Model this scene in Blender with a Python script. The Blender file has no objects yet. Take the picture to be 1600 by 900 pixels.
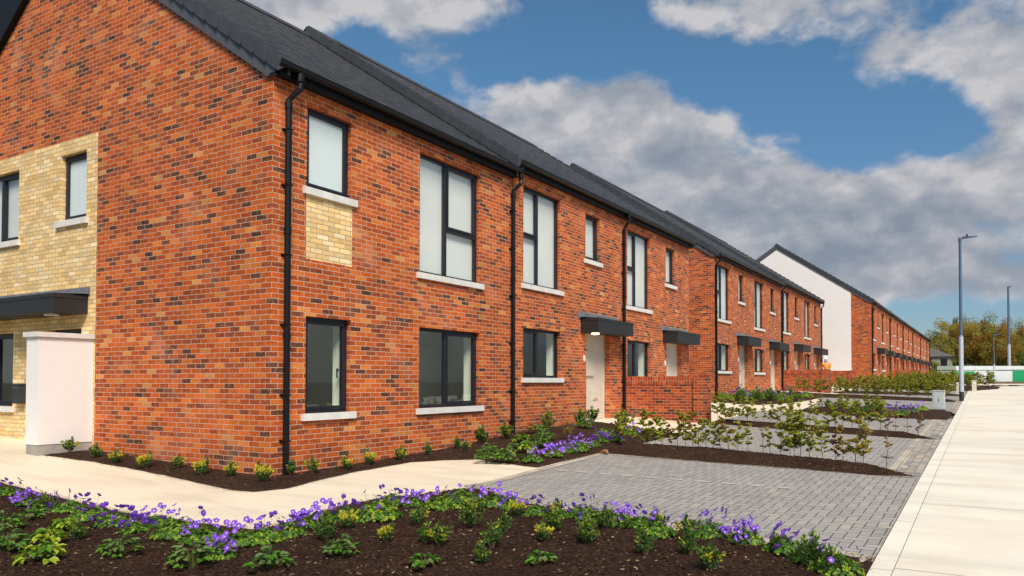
import bpy, bmesh, math, random
from mathutils import Vector, Matrix, noise
from mathutils.geometry import delaunay_2d_cdt
R = math.radians
sc = bpy.context.scene
COL = sc.collection
random.seed(7)

# ------------------------------------------------------------------ camera
cd = bpy.data.cameras.new('camera'); cam = bpy.data.objects.new('camera', cd); COL.objects.link(cam)
YAW = 28.757; PITCH = 1.2
cam.location = (8.778, -6.932, 1.294)
cam.rotation_euler = (R(90+PITCH), 0, R(YAW))
cd.sensor_width = 36; cd.lens = 36*1148/1600
cd.shift_x = -109/1600; cd.shift_y = 123/1600
cd.clip_start = .05; cd.clip_end = 3000
sc.camera = cam
sc.render.resolution_x = 1024; sc.render.resolution_y = 576

# ------------------------------------------------------------------ sun + sky
SUN_DIR = Vector((.50, -.48, .72)).normalized()
sd = bpy.data.lights.new('sun', 'SUN'); so = bpy.data.objects.new('sun', sd); COL.objects.link(so)
sd.energy = 1.5; sd.angle = R(20); sd.color = (1, .91, .80)
so.rotation_euler = SUN_DIR.to_track_quat('Z', 'Y').to_euler()
so.location = (20, -20, 30)
sc.view_settings.view_transform = 'Standard'; sc.view_settings.look = 'None'
sc.view_settings.gamma = 1; sc.view_settings.use_curve_mapping = False
sc.view_settings.exposure = 1.57

W = bpy.data.worlds.new('World'); sc.world = W; W.use_nodes = True
nt = W.node_tree; nt.nodes.clear()
def wn(t): return nt.nodes.new(t)
def lk(a, b): nt.links.new(a, b)
def wm(op, a, b=None, c=None):
    n = wn('ShaderNodeMath'); n.operation = op
    for i, v in enumerate((a, b, c)):
        if v is None: continue
        if isinstance(v, (int, float)): n.inputs[i].default_value = v
        else: lk(v, n.inputs[i])
    return n.outputs[0]
tc = wn('ShaderNodeTexCoord'); sep = wn('ShaderNodeSeparateXYZ'); lk(tc.outputs['Generated'], sep.inputs[0])
dx, dy, dz = sep.outputs
az = wm('MULTIPLY', wm('ARCTAN2', dx, dy), 180/math.pi)
el = wm('MULTIPLY', wm('ARCSINE', dz), 180/math.pi)
# cloud masses: azimuth, elevation, widths (degrees), weight
CL = [(-26.21, 17.2, 9.5, 4.4, 1.1), (-31.2, 20.2, 5, 2.4, 0.8), (-21.26, 18.6, 5, 2.6, 0.8), (-14.53, 14.08, 6.8, 3.0, 0.9),
 (-6.45, 13.46, 5.33, 2.1, 1), (0.04, 12.77, 4.05, 2.2, 1), (-14.53, 26.6, 8.4, 2.0, 1.0), (-41.94, 26.8, 6.28, 1.6, 0.9),
 (-38.59, 24.13, 3.2, 1.3, 0.7), (0.3, 21, 3.2, 2.3, 1.0), (1.55, 17.41, 1.82, 1.94, 0.8), (-5.6, 22.49, 2.08, 0.78, 0.4), (-16.9, 9.2, 13.38, 3.4, 0.7),
 (-4.76, 8.0, 7.78, 2.6, 0.9), (-12, 6.8, 6, 2.0, .5), (-51.4, 25.2, 3.4, 1.5, 0.7), (-23.73, 22.06, 2.2, 1.2, 0.4), (0.8, 6.36, 2.22, 1.28, 0.4),
 (-45.67, 21.0, 6, 2.6, -0.8), (-31.2, 24.22, 5.6, 2.6, -0.9), (-17.86, 21.9, 5.2, 1.9, -0.9), (-9.06, 19.0, 5.6, 2.4, -1.1),
 (-2.31, 17.0, 2.6, 2.1, -0.6), (-2.31, 2.8, 8, 2.6, -1.3), (-24.22, 26.21, 3, 2.2, -0.5), (-9, 15.8, 2.2, 1.1, -0.5)]
def blobs(lift):
    s = None
    for a0, e0, wa, we, w in CL:
        u = wm('DIVIDE', wm('SUBTRACT', az, a0), wa); v = wm('DIVIDE', wm('SUBTRACT', el, e0 - lift), we)
        q = wm('ADD', wm('MULTIPLY', u, u), wm('MULTIPLY', v, v))
        g = wm('MULTIPLY', wm('EXPONENT', wm('MULTIPLY', q, -.8)), w)
        s = g if s is None else wm('ADD', s, g)
    return s
def nz(off, scale, detail, rough, dist=0, vs=(1, 1, 1.7)):
    m = wn('ShaderNodeMapping'); m.inputs['Location'].default_value = off; m.inputs['Scale'].default_value = vs
    lk(tc.outputs['Generated'], m.inputs[0])
    n = wn('ShaderNodeTexNoise'); n.inputs['Scale'].default_value = scale; n.inputs['Detail'].default_value = detail
    n.inputs['Roughness'].default_value = rough; n.inputs['Distortion'].default_value = dist
    lk(m.outputs[0], n.inputs['Vector']); return n.outputs['Fac']
n1 = nz((3.1, 1.7, .4), 7.5, 10, .56, .1); n2 = nz((3.1, 1.7, .4-.045), 7.5, 6, .56, .1); n3 = nz((7.3, 2.1, 5.4), 17, 6, .62)
big = nz((1.3, 8.1, 2.4), 1.6, 3, .5)
B = blobs(0)
# general cover away from the listed masses
bg = wm('MULTIPLY', wm('SUBTRACT', big, .46), 1.6)
dens0 = wm('ADD', wm('MULTIPLY', wm('SUBTRACT', n1, .5), 3.4), wm('ADD', wm('MULTIPLY', B, .95), bg))
dens0 = wm('ADD', dens0, wm('MULTIPLY', wm('SUBTRACT', n3, .5), .7))
dens = wn('ShaderNodeMapRange'); dens.interpolation_type = 'SMOOTHSTEP'; lk(dens0, dens.inputs[0])
dens.inputs[1].default_value = -.10; dens.inputs[2].default_value = .60
D = dens.outputs[0]
shade = wm('ADD', wm('MULTIPLY', wm('SUBTRACT', n1, n2), 3.0), wm('MULTIPLY', wm('SUBTRACT', n3, .5), .5))
shade = wm('ADD', shade, wm('SUBTRACT', .74, wm('MULTIPLY', dens0, .20)))
elf = wn('ShaderNodeMapRange'); lk(el, elf.inputs[0]); elf.inputs[1].default_value = 2; elf.inputs[2].default_value = 20
elf.inputs[3].default_value = -.14; elf.inputs[4].default_value = .12
shade = wm('ADD', shade, elf.outputs[0])
cr = wn('ShaderNodeValToRGB'); lk(shade, cr.inputs[0])
K = .315
def cc(r, g, b): return (r*K, g*K, b*K, 1)
e = cr.color_ramp.elements; e[0].position = .12; e[0].color = cc(.255, .305, .385); e[1].position = 1; e[1].color = cc(.62, .615, .64)
x = e.new(.50); x.color = cc(.36, .395, .46); x = e.new(.80); x.color = cc(.50, .51, .55)
sky = wn('ShaderNodeTexSky'); sky.sky_type = 'NISHITA'; sky.sun_disc = False
sky.sun_elevation = math.asin(SUN_DIR.z); sky.sun_rotation = math.atan2(SUN_DIR.x, SUN_DIR.y)
sky.altitude = 50; sky.air_density = 1.0; sky.dust_density = .6; sky.ozone_density = 3
bgs = wn('ShaderNodeBackground'); bgs.inputs[1].default_value = .037
# a little overall tint of the clear sky
mixc = wn('ShaderNodeMix'); mixc.data_type = 'RGBA'; mixc.blend_type = 'MULTIPLY'; mixc.inputs[0].default_value = 1
lk(sky.outputs[0], mixc.inputs[6])
tr_ = wn('ShaderNodeValToRGB'); lk(wm('DIVIDE', el, 40), tr_.inputs[0]); tr_.color_ramp.elements[0].position = .05; tr_.color_ramp.elements[0].color = (.60, .66, .74, 1)
tr_.color_ramp.elements[1].position = .55; tr_.color_ramp.elements[1].color = (.66, .95, 1.0, 1); lk(tr_.outputs[0], mixc.inputs[7])
lk(mixc.outputs[2], bgs.inputs[0])
bgc = wn('ShaderNodeBackground'); lk(cr.outputs[0], bgc.inputs[0]); bgc.inputs[1].default_value = 1.0
# brighter cloud bank on the sun's side of the sky
mx = wn('ShaderNodeMixShader'); lk(D, mx.inputs[0]); lk(bgs.outputs[0], mx.inputs[1]); lk(bgc.outputs[0], mx.inputs[2])
wo = wn('ShaderNodeOutputWorld'); lk(mx.outputs[0], wo.inputs[0])

# ------------------------------------------------------------------ terrain
def sst(a, b, x):
    t = min(1, max(0, (x-a)/(b-a))); return t*t*(3-2*t)
def G(x, y):
    g = -.05 + .025*min(y, 40)
    if y > 40: g += .15*(1-math.exp(-(y-40)/10))
    if y < 3: g += .042*max(0, -x)*(1 if y < 1 else (3-y)/2)
    g += .11*sst(2.2, 0, x)*sst(3, 7, y)
    return g

# ------------------------------------------------------------------ materials
def mat(name, col, rough=.8, spec=.3, metal=0.):
    m = bpy.data.materials.new(name); m.use_nodes = True
    b = m.node_tree.nodes['Principled BSDF']
    b.inputs['Base Color'].default_value = (*col, 1); b.inputs['Roughness'].default_value = rough
    b.inputs['Specular IOR Level'].default_value = spec; b.inputs['Metallic'].default_value = metal
    return m
class NT:
    def __init__(s, m): s.t = m.node_tree; s.b = s.t.nodes['Principled BSDF']
    def n(s, t, **k):
        x = s.t.nodes.new(t)
        for a, v in k.items(): setattr(x, a, v)
        return x
    def l(s, a, b): s.t.links.new(a, b)
    def co(s, kind='Object', scale=None):
        t = s.n('ShaderNodeTexCoord'); o = t.outputs[kind]
        if scale:
            m = s.n('ShaderNodeMapping'); m.inputs['Scale'].default_value = scale; s.l(o, m.inputs[0]); o = m.outputs[0]
        return o
    def noise(s, co, scale, detail=4, rough=.55, dist=0):
        x = s.n('ShaderNodeTexNoise'); x.inputs['Scale'].default_value = scale; x.inputs['Detail'].default_value = detail
        x.inputs['Roughness'].default_value = rough; x.inputs['Distortion'].default_value = dist
        s.l(co, x.inputs['Vector']); return x.outputs['Fac']
    def ramp(s, f, stops, const=False):
        x = s.n('ShaderNodeValToRGB'); s.l(f, x.inputs[0]); e = x.color_ramp.elements
        if const: x.color_ramp.interpolation = 'CONSTANT'
        while len(e) < len(stops): e.new(.5)
        for i, (p, c) in enumerate(stops): e[i].position = p; e[i].color = (*c, 1) if len(c) == 3 else c
        return x.outputs[0]
    def mix(s, f, a, b, bt='MIX'):
        x = s.n('ShaderNodeMix', data_type='RGBA', blend_type=bt)
        for i, v in ((0, f), (6, a), (7, b)):
            if isinstance(v, (int, float)): x.inputs[i].default_value = v
            elif isinstance(v, tuple): x.inputs[i].default_value = (*v, 1)
            else: s.l(v, x.inputs[i])
        return x.outputs[2]
    def math(s, op, a, b=0.):
        x = s.n('ShaderNodeMath', operation=op)
        for i, v in ((0, a), (1, b)):
            if isinstance(v, (int, float)): x.inputs[i].default_value = v
            else: s.l(v, x.inputs[i])
        return x.outputs[0]
    def bump(s, h, st=.3, d=.01):
        x = s.n('ShaderNodeBump'); x.inputs['Strength'].default_value = st; x.inputs['Distance'].default_value = d
        s.l(h, x.inputs['Height']); s.l(x.outputs[0], s.b.inputs['Normal'])
    def col(s, c): s.l(c, s.b.inputs['Base Color'])
def brickmat(name, stops, mortar, w=.225, h=.075, mo=.010, off=.5, bump=.5, streak=.35, rough=.85, coord='UV', rot=0, stain=.0):
    m = mat(name, (1, 1, 1), rough, .2); N = NT(m); co = N.co(coord)
    if rot:
        mp = N.n('ShaderNodeMapping'); mp.inputs['Rotation'].default_value = (0, 0, rot); N.l(co, mp.inputs[0]); co = mp.outputs[0]
    # slight waviness so that the joints are not ruler-straight
    wv = N.n('ShaderNodeTexNoise'); wv.inputs['Scale'].default_value = 6; wv.inputs['Detail'].default_value = 2; N.l(co, wv.inputs['Vector'])
    vs = N.n('ShaderNodeVectorMath', operation='SUBTRACT'); N.l(wv.outputs['Color'], vs.inputs[0]); vs.inputs[1].default_value = (.5, .5, .5)
    vm = N.n('ShaderNodeVectorMath', operation='SCALE'); N.l(vs.outputs[0], vm.inputs[0]); vm.inputs[3].default_value = .008
    va = N.n('ShaderNodeVectorMath', operation='ADD'); N.l(co, va.inputs[0]); N.l(vm.outputs[0], va.inputs[1])
    def bt(cov):
        b = N.n('ShaderNodeTexBrick'); b.offset = off; b.inputs['Scale'].default_value = 1
        b.inputs['Brick Width'].default_value = w; b.inputs['Row Height'].default_value = h; b.inputs['Mortar Size'].default_value = mo/2
        b.inputs['Mortar Smooth'].default_value = .15; b.inputs['Bias'].default_value = 0
        b.inputs['Color1'].default_value = (0, 0, 0, 1); b.inputs['Color2'].default_value = (1, 1, 1, 1); b.inputs['Mortar'].default_value = (.5, .5, .5, 1)
        N.l(cov, b.inputs['Vector']); return b
    b = bt(va.outputs[0])
    mp2 = N.n('ShaderNodeMapping'); mp2.inputs['Location'].default_value = (w*137, h*58, 0); N.l(va.outputs[0], mp2.inputs[0]); b2 = bt(mp2.outputs[0])
    c = N.ramp(b.outputs['Color'], stops)
    sc_ = N.co(coord, (1, .35, 1)) if not rot else co
    st = N.noise(sc_, 48, 5, .7)
    lum = N.math('ADD', N.math('MULTIPLY', N.math('SUBTRACT', st, .5), streak*3), N.math('ADD', .8, N.math('MULTIPLY', b2.outputs['Color'], .4)))
    lc = N.n('ShaderNodeCombineColor'); [N.l(lum, lc.inputs[i]) for i in range(3)]
    c = N.mix(1., c, lc.outputs[0], 'MULTIPLY')
    # dark smudges that sit on single bricks
    sm = N.noise(co, 26, 4, .7); smr = N.ramp(sm, [(.60, (0, 0, 0)), (.72, (1, 1, 1))])
    c = N.mix(N.math('MULTIPLY', smr, .45), c, (.07, .032, .024))
    bl2 = N.ramp(N.noise(co, 19, 3, .6), [(.52, (0, 0, 0)), (.70, (1, 1, 1))]); c = N.mix(N.math('MULTIPLY', bl2, .45), c, tuple(min(1, v*1.15) for v in stops[-2][1]))
    mn = N.noise(co, 9, 3); mc = N.mix(mn, tuple(v*.75 for v in mortar), tuple(min(1, v*1.2) for v in mortar))
    c = N.mix(b.outputs['Fac'], c, mc)
    if stain:
        bl = N.noise(co, .9, 5, .6, .4); br = N.ramp(bl, [(.55, (0, 0, 0)), (.75, (1, 1, 1))])
        lf_ = N.ramp(N.noise(co, .55, 4, .6), [(.3, (.86, .86, .86)), (.7, (1.08, 1.05, 1.05))]); c = N.mix(1., c, lf_, 'MULTIPLY')
        c = N.mix(N.math('MULTIPLY', br, stain*1.5), c, tuple(min(1, v*1.25) for v in mortar))
    N.col(c)
    hh = N.math('ADD', N.math('MULTIPLY', N.math('SUBTRACT', 1, b.outputs['Fac']), 1.), N.math('MULTIPLY', st, .35))
    N.bump(hh, bump, .006)
    return m
RED = [(0, (.070, .034, .026)), (.045, (.12, .045, .028)), (.10, (.23, .060, .027)), (.24, (.36, .068, .020)), (.50, (.50, .090, .016)),
       (.76, (.57, .118, .020)), (.91, (.60, .145, .025)), (.975, (.63, .22, .05)), (1, (.62, .29, .09))]
M = {}
M['brick'] = brickmat('red_brick', RED, (.66, .46, .33), stain=.14, streak=.5, bump=.8)
M['cream'] = brickmat('cream_brick', [(0, (.80, .52, .21)), (.35, (.83, .57, .26)), (.75, (.86, .62, .31)), (1, (.88, .71, .44))], (.36, .25, .14), streak=.12, bump=.35)
REDD = [(0, (.05, .026, .02)), (.10, (.09, .034, .022)), (.18, (.22, .046, .020)), (.55, (.34, .055, .014)), (.85, (.44, .080, .016)), (1, (.52, .13, .03))]
M['gbrick'] = brickmat('garden_wall_brick', REDD, (.58, .38, .27), stain=.10, streak=.5, bump=.8)
M['soldier'] = brickmat('coping_brick', REDD[2:], (.50, .33, .24), w=.075, h=.225, off=0)
def simple(name, col, rough=.6, spec=.4, metal=0, var=.12, scale=8, bump=0., bs=40):
    m = mat(name, col, rough, spec, metal); N = NT(m); co = N.co()
    f = N.noise(co, scale, 5, .6)
    N.col(N.ramp(f, [(.3, tuple(c*(1-var) for c in col)), (.7, tuple(min(1, c*(1+var)) for c in col))]))
    if bump: N.bump(N.noise(co, bs, 4, .6), bump, .004)
    return m
M['stone'] = simple('cast_stone', (.72, .70, .65), .85, .2, 0, .10, 5, .3, 90)
M['render'] = simple('white_render', (.84, .82, .79), .9, .15, 0, .03, 2, .25, 160)
M['plinth'] = simple('grey_render_plinth', (.36, .34, .30), .9, .15, 0, .25, 4, .4, 60)
M['frame'] = simple('anthracite_frame', (.017, .018, .025), .42, .35, 0, .08, 3)
M['fascia'] = simple('black_fascia', (.006, .006, .007), .5, .25, 0, .1, 3)
M['gutter'] = simple('black_gutter', (.006, .006, .007), .32, .3, 0, .1, 3)
M['board'] = simple('grey_bargeboard', (.085, .088, .098), .5, .3, 0, .08, 3)
M['cap'] = simple('verge_cap', (.060, .064, .075), .55, .3, 0, .18, 2)
M['canopy'] = simple('canopy_grey', (.026, .026, .027), .5, .3, 0, .06, 3)
M['lead'] = simple('lead_flashing', (.20, .20, .215), .5, .4, .2, .30, 6, .3, 25)
M['door'] = simple('door_paint', (.64, .56, .46), .5, .3, 0, .03, 2)
M['plastic'] = simple('white_plastic', (.78, .77, .74), .4, .5, 0, .02, 2)
M['dark'] = simple('interior_plaster', (.80, .82, .70), .9, .1, 0, .08, 1)
M['floorin'] = simple('interior_floor', (.07, .065, .055), .8, .2, 0, .15, 3)
M['lining'] = simple('reveal_plaster', (.84, .90, .80), .8, .2, 0, .04, 3)
M['backing'] = simple('pale_window_backing', (.88, .89, .87), .7, .3, 0, .04, .8)  # even pale surface for the panel set behind the upper panes
M['pole_reflection'] = simple('pale_reflection_on_pole', (.46, .52, .60), .4, .4, .1, .06, 2)  # reflection on the lower lamp pole, put into its colour
M['steel'] = simple('painted_steel', (.10, .16, .25), .42, .5, .35, .08, 2)
M['blackpaint'] = simple('black_paint', (.03, .035, .035), .5, .4, 0, .1, 4)
M['cabinet'] = simple('cabinet_grey', (.52, .56, .55), .6, .3, 0, .08, 6)
M['conc_post'] = simple('pale_concrete', (.62, .58, .48), .85, .2, 0, .1, 8)
def frosted():
    m = mat('frosted_glass', (.66, .76, .76), .3, .4); return m
M['frost'] = frosted(); M['film'] = mat('pale_film_behind_glass', (.80, .815, .79), .2, .5)
def glass():
    m = bpy.data.materials.new('window_glass'); m.use_nodes = True; t = m.node_tree; t.nodes.clear()
    o = t.nodes.new('ShaderNodeOutputMaterial'); mx = t.nodes.new('ShaderNodeMixShader'); lw = t.nodes.new('ShaderNodeLayerWeight'); lw.inputs[0].default_value = .5; pw = t.nodes.new('ShaderNodeMath'); pw.operation = 'POWER'; pw.inputs[1].default_value = 4.5; t.links.new(lw.outputs['Facing'], pw.inputs[0]); f = t.nodes.new('ShaderNodeMath'); f.operation = 'MULTIPLY_ADD'; f.inputs[1].default_value = .9; f.inputs[2].default_value = .13; t.links.new(pw.outputs[0], f.inputs[0])
    g = t.nodes.new('ShaderNodeBsdfGlossy'); g.inputs['Roughness'].default_value = .015; tr = t.nodes.new('ShaderNodeBsdfTransparent'); tr.inputs[0].default_value = (.95, .97, .94, 1)
    bp = t.nodes.new('ShaderNodeBump'); ns = t.nodes.new('ShaderNodeTexNoise'); ns.inputs['Scale'].default_value = 1.3; bp.inputs['Strength'].default_value = .06; bp.inputs['Distance'].default_value = .02
    t.links.new(ns.outputs[0], bp.inputs['Height']); t.links.new(bp.outputs[0], g.inputs['Normal'])
    t.links.new(f.outputs[0], mx.inputs[0]); t.links.new(tr.outputs[0], mx.inputs[1]); t.links.new(g.outputs[0], mx.inputs[2]); t.links.new(mx.outputs[0], o.inputs[0])
    return m
M['glass'] = glass()
def tilemat():
    m = mat('roof_tile', (.035, .037, .042), .42, .5); N = NT(m); co = N.co('UV')
    b = N.n('ShaderNodeTexBrick'); b.offset = .5; b.inputs['Scale'].default_value = 1; b.inputs['Brick Width'].default_value = .30; b.inputs['Row Height'].default_value = .33
    b.inputs['Mortar Size'].default_value = .003; b.inputs['Color1'].default_value = (0, 0, 0, 1); b.inputs['Color2'].default_value = (1, 1, 1, 1); b.inputs['Mortar'].default_value = (0, 0, 0, 1)
    N.l(co, b.inputs['Vector'])
    c = N.ramp(b.outputs['Color'], [(0, (.014, .014, .016)), (1, (.019, .019, .021))])
    f = N.noise(co, 1.4, 5, .6, .3); c = N.mix(N.math('MULTIPLY', f, .4), c, (.036, .035, .034))
    c = N.mix(b.outputs['Fac'], c, (.006, .006, .007)); N.col(c)
    N.l(N.ramp(N.noise(co, 7, 4), [(.3, (.48,)*3), (.7, (.7,)*3)]), N.b.inputs['Roughness']); N.b.inputs['Specular IOR Level'].default_value = .22
    N.bump(N.math('SUBTRACT', 1, b.outputs['Fac']), .5, .004)
    return m
M['tile'] = tilemat()
M['edge_glint'] = simple('roof_tile_edge_glint', (.20, .20, .21), .35, .5, 0, .5, 5)  # glints along the tile edges, painted in as a paler colour
def soilmat():
    m = mat('dark_bark_soil', (.04, .02, .012), .95, .15); N = NT(m); co = N.co()
    f = N.noise(co, 32, 8, .75); g = N.noise(co, 2.2, 4, .6)
    c = N.ramp(f, [(.30, (.008, .004, .0025)), (.42, (.040, .019, .011)), (.54, (.095, .048, .028)), (.68, (.22, .13, .08))])
    c = N.mix(N.ramp(g, [(.35, (0, 0, 0)), (.7, (.5, .5, .5))]), c, (.016, .007, .004))
    N.col(c); N.bump(N.noise(co, 48, 8, .85), 1, .05); return m
M['soil'] = soilmat()
def concmat(name, base, joint=False, dirt=.5):
    m = mat(name, base, .85, .2); N = NT(m); co = N.co()
    f = N.noise(N.co('Object', (.35, 1.6, 1)), 1.1, 7, .62, .5)
    c = N.ramp(f, [(.28, tuple(b*.80 for b in base)), (.5, base), (.72, tuple(min(1, b*1.10) for b in base))])
    g = N.noise(co, .5, 5, .6, .6)
    c = N.mix(N.math('MULTIPLY', N.ramp(g, [(.5, (0, 0, 0)), (.72, (1, 1, 1))]), dirt*.55), c, (base[0]*.72, base[1]*.64, base[2]*.50))
    s = N.noise(co, 140, 2, .5); c = N.mix(N.math('MULTIPLY', N.ramp(s, [(.58, (0, 0, 0)), (.70, (1, 1, 1))]), .45), c, (.30, .27, .22))
    N.col(c); N.bump(N.noise(N.co('Object', (4, 120, 1)), 1, 3), .12, .004); return m
M['pave_conc'] = concmat('pavement_concrete', (.80, .73, .60), dirt=.7)
M['path_conc'] = concmat('path_concrete', (.80, .69, .52), dirt=.7)
M['kerb_conc'] = concmat('kerb_concrete', (.81, .745, .63), dirt=.5)
GREYS = [(0, (.215, .20, .19)), (.4, (.27, .255, .24)), (.8, (.33, .315, .30)), (1, (.42, .40, .37))]
def herring(name, stops, joint, cell=.10):
    m = mat(name, (1, 1, 1), .8, .2); N = NT(m); co = N.co('Object')
    wv = N.n('ShaderNodeTexNoise'); wv.inputs['Scale'].default_value = 3; wv.inputs['Detail'].default_value = 2; N.l(co, wv.inputs['Vector'])
    vm = N.n('ShaderNodeVectorMath', operation='MULTIPLY_ADD'); N.l(wv.outputs['Color'], vm.inputs[0]); vm.inputs[1].default_value = (.02, .02, 0); N.l(co, vm.inputs[2])
    sp = N.n('ShaderNodeSeparateXYZ'); N.l(vm.outputs[0], sp.inputs[0])
    X = N.math('ADD', N.math('DIVIDE', sp.outputs[0], cell), 400.); Y = N.math('ADD', N.math('DIVIDE', sp.outputs[1], cell), 400.)
    i = N.math('FLOOR', X); j = N.math('FLOOR', Y); fx = N.math('SUBTRACT', X, i); fy = N.math('SUBTRACT', Y, j)
    mm = N.math('FLOORED_MODULO', N.math('SUBTRACT', i, j), 4.)
    eq = lambda k: N.math('COMPARE', mm, float(k))
    def E(k):
        x = N.n('ShaderNodeMath', operation='COMPARE'); N.l(mm, x.inputs[0]); x.inputs[1].default_value = k; x.inputs[2].default_value = .1; return x.outputs[0]
    e0, e1, e2, e3 = E(0), E(1), E(2), E(3)
    big = lambda d, e: N.math('ADD', d, N.math('MULTIPLY', e, 10.))
    dl = big(fx, e1); dr = big(N.math('SUBTRACT', 1., fx), e0); db = big(fy, e2); dt = big(N.math('SUBTRACT', 1., fy), e3)
    d = N.math('MINIMUM', N.math('MINIMUM', dl, dr), N.math('MINIMUM', db, dt))
    bi = N.math('SUBTRACT', i, e1); bj = N.math('SUBTRACT', j, e2)
    cb = N.n('ShaderNodeCombineXYZ'); N.l(bi, cb.inputs[0]); N.l(bj, cb.inputs[1]); wnz = N.n('ShaderNodeTexWhiteNoise'); N.l(cb.outputs[0], wnz.inputs['Vector'])
    c = N.ramp(wnz.outputs['Value'], stops)
    f = N.noise(co, 1.1, 5, .6, .3); c = N.mix(N.math('MULTIPLY', N.ramp(f, [(.5, (0, 0, 0)), (.75, (1, 1, 1))]), .45), c, (.50, .45, .36))
    f2 = N.noise(co, 90, 3, .6); c = N.mix(.35, c, N.ramp(f2, [(.3, (.18, .17, .16)), (.7, (.48, .46, .43))]))
    jt = N.ramp(d, [(.028, (1, 1, 1)), (.062, (0, 0, 0))])
    c = N.mix(jt, c, joint); N.col(c)
    N.bump(N.ramp(d, [(.0, (0, 0, 0)), (.10, (1, 1, 1))]), .5, .006)
    return m
PG = [(0, (.30, .275, .25)), (.5, (.37, .34, .31)), (.93, (.42, .39, .355)), (1, (.50, .44, .34))]
M['pavers'] = herring('grey_block_paving', PG, (.06, .052, .044))
M['pavers_b'] = M['pavers']
M['border'] = brickmat('buff_paver_border', [(0, (.42, .37, .29)), (.5, (.50, .45, .36)), (.85, (.46, .40, .30)), (1, (.36, .33, .28))], (.16, .13, .10), w=.12, h=.24, off=0, streak=.12, bump=.4, coord='Object')
M['border_k'] = brickmat('mixed_paver_border', [(0, (.27, .26, .24)), (.5, (.38, .35, .30)), (.8, (.46, .37, .27)), (1, (.50, .46, .40))], (.16, .13, .10), w=.24, h=.12, off=.5, streak=.12, bump=.4, coord='Object', rot=R(90))
M['marker'] = simple('pale_marker_paver', (.50, .47, .40), .8, .2, 0, .1, 10)
M['asphalt'] = simple('asphalt', (.06, .06, .062), .9, .2, 0, .2, 30, .3, 80)
M['grass'] = simple('rough_grass_ground', (.10, .09, .045), .95, .1, 0, .4, .3, .4, 3)
def leafmat(name, a, b, rough=.5, sub=0.):
    m = mat(name, a, rough, .35); N = NT(m); co = N.co()
    f = N.noise(co, 14, 2); oi = N.n('ShaderNodeObjectInfo')
    f2 = N.math('ADD', N.math('MULTIPLY', f, .75), N.math('MULTIPLY', oi.outputs['Random'], .25))
    c = N.ramp(f2, [(.25, a), (.72, b)]); N.col(c)
    tr = N.n('ShaderNodeBsdfTranslucent'); N.l(c, tr.inputs[0]); mx = N.n('ShaderNodeMixShader'); mx.inputs[0].default_value = .30
    o = [n for n in N.t.nodes if n.type == 'OUTPUT_MATERIAL'][0]
    N.l(N.b.outputs[0], mx.inputs[1]); N.l(tr.outputs[0], mx.inputs[2]); N.l(mx.outputs[0], o.inputs[0])
    return m
M['gleaf'] = leafmat('geranium_leaf', (.05, .15, .012), (.14, .30, .02))
M['dleaf'] = leafmat('dark_leaf', (.03, .08, .012), (.08, .17, .025), .4)
M['mleaf'] = leafmat('mid_leaf', (.08, .16, .035), (.20, .28, .08), .45)
M['yleaf'] = leafmat('yellow_leaf', (.50, .46, .02), (.72, .66, .06))
M['lleaf'] = leafmat('lime_leaf', (.22, .34, .02), (.42, .50, .035))
M['oleaf'] = leafmat('olive_leaf', (.26, .28, .03), (.52, .48, .06))
M['wleaf'] = leafmat('pale_hedge_leaf', (.34, .38, .04), (.60, .60, .08))
M['rleaf'] = leafmat('bronze_leaf', (.34, .17, .03), (.52, .33, .05))
M['bleaf'] = leafmat('brown_leaf', (.14, .07, .045), (.26, .15, .09))
M['stem'] = simple('brown_stem', (.10, .065, .04), .8, .2, 0, .2, 20)
M['gstem'] = simple('green_stem', (.12, .13, .04), .7, .2, 0, .2, 20)
M['petal'] = leafmat('violet_petal', (.20, .06, .62), (.36, .14, .75), .6)
M['eye'] = simple('pale_flower_centre', (.75, .66, .80), .6, .2, 0, .05, 20)
M['birch'] = leafmat('autumn_leaf', (.32, .28, .05), (.54, .40, .06), .7)
M['amber'] = leafmat('amber_leaf', (.34, .15, .012), (.45, .22, .02), .7)
M['tgreen'] = leafmat('tree_green_leaf', (.13, .18, .04), (.27, .30, .08), .7)
M['conif'] = leafmat('conifer_leaf', (.03, .07, .03), (.06, .12, .04), .7)
M['bark'] = simple('tree_bark', (.12, .10, .08), .9, .1, 0, .3, 4)
M['hoard_w'] = simple('white_hoarding', (.66, .70, .70), .6, .3, 0, .12, .4)
M['hoard_g'] = simple('green_hoarding', (.012, .32, .12), .6, .3, 0, .12, .4)
M['hoard_d'] = simple('faded_green_hoarding', (.25, .31, .26), .7, .2, 0, .15, .4)
M['orange'] = simple('orange_hi_vis', (.85, .28, .015), .7, .2, 0, .1, 10)
M['navy'] = simple('dark_workwear', (.02, .02, .03), .8, .2, 0, .1, 10)
M['skin'] = simple('skin', (.50, .30, .22), .6, .3, 0, .05, 10)
M['helmet'] = simple('white_helmet', (.82, .82, .80), .35, .5, 0, .02, 4)
M['lit'] = mat('warm_lamp_lens', (.9, .8, .6), .4)
M['lit'].node_tree.nodes['Principled BSDF'].inputs['Emission Color'].default_value = (1, .75, .35, 1)
M['lit'].node_tree.nodes['Principled BSDF'].inputs['Emission Strength'].default_value = 1.6
M['pallet'] = simple('weathered_timber', (.30, .27, .22), .85, .2, 0, .2, 8)

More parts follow.
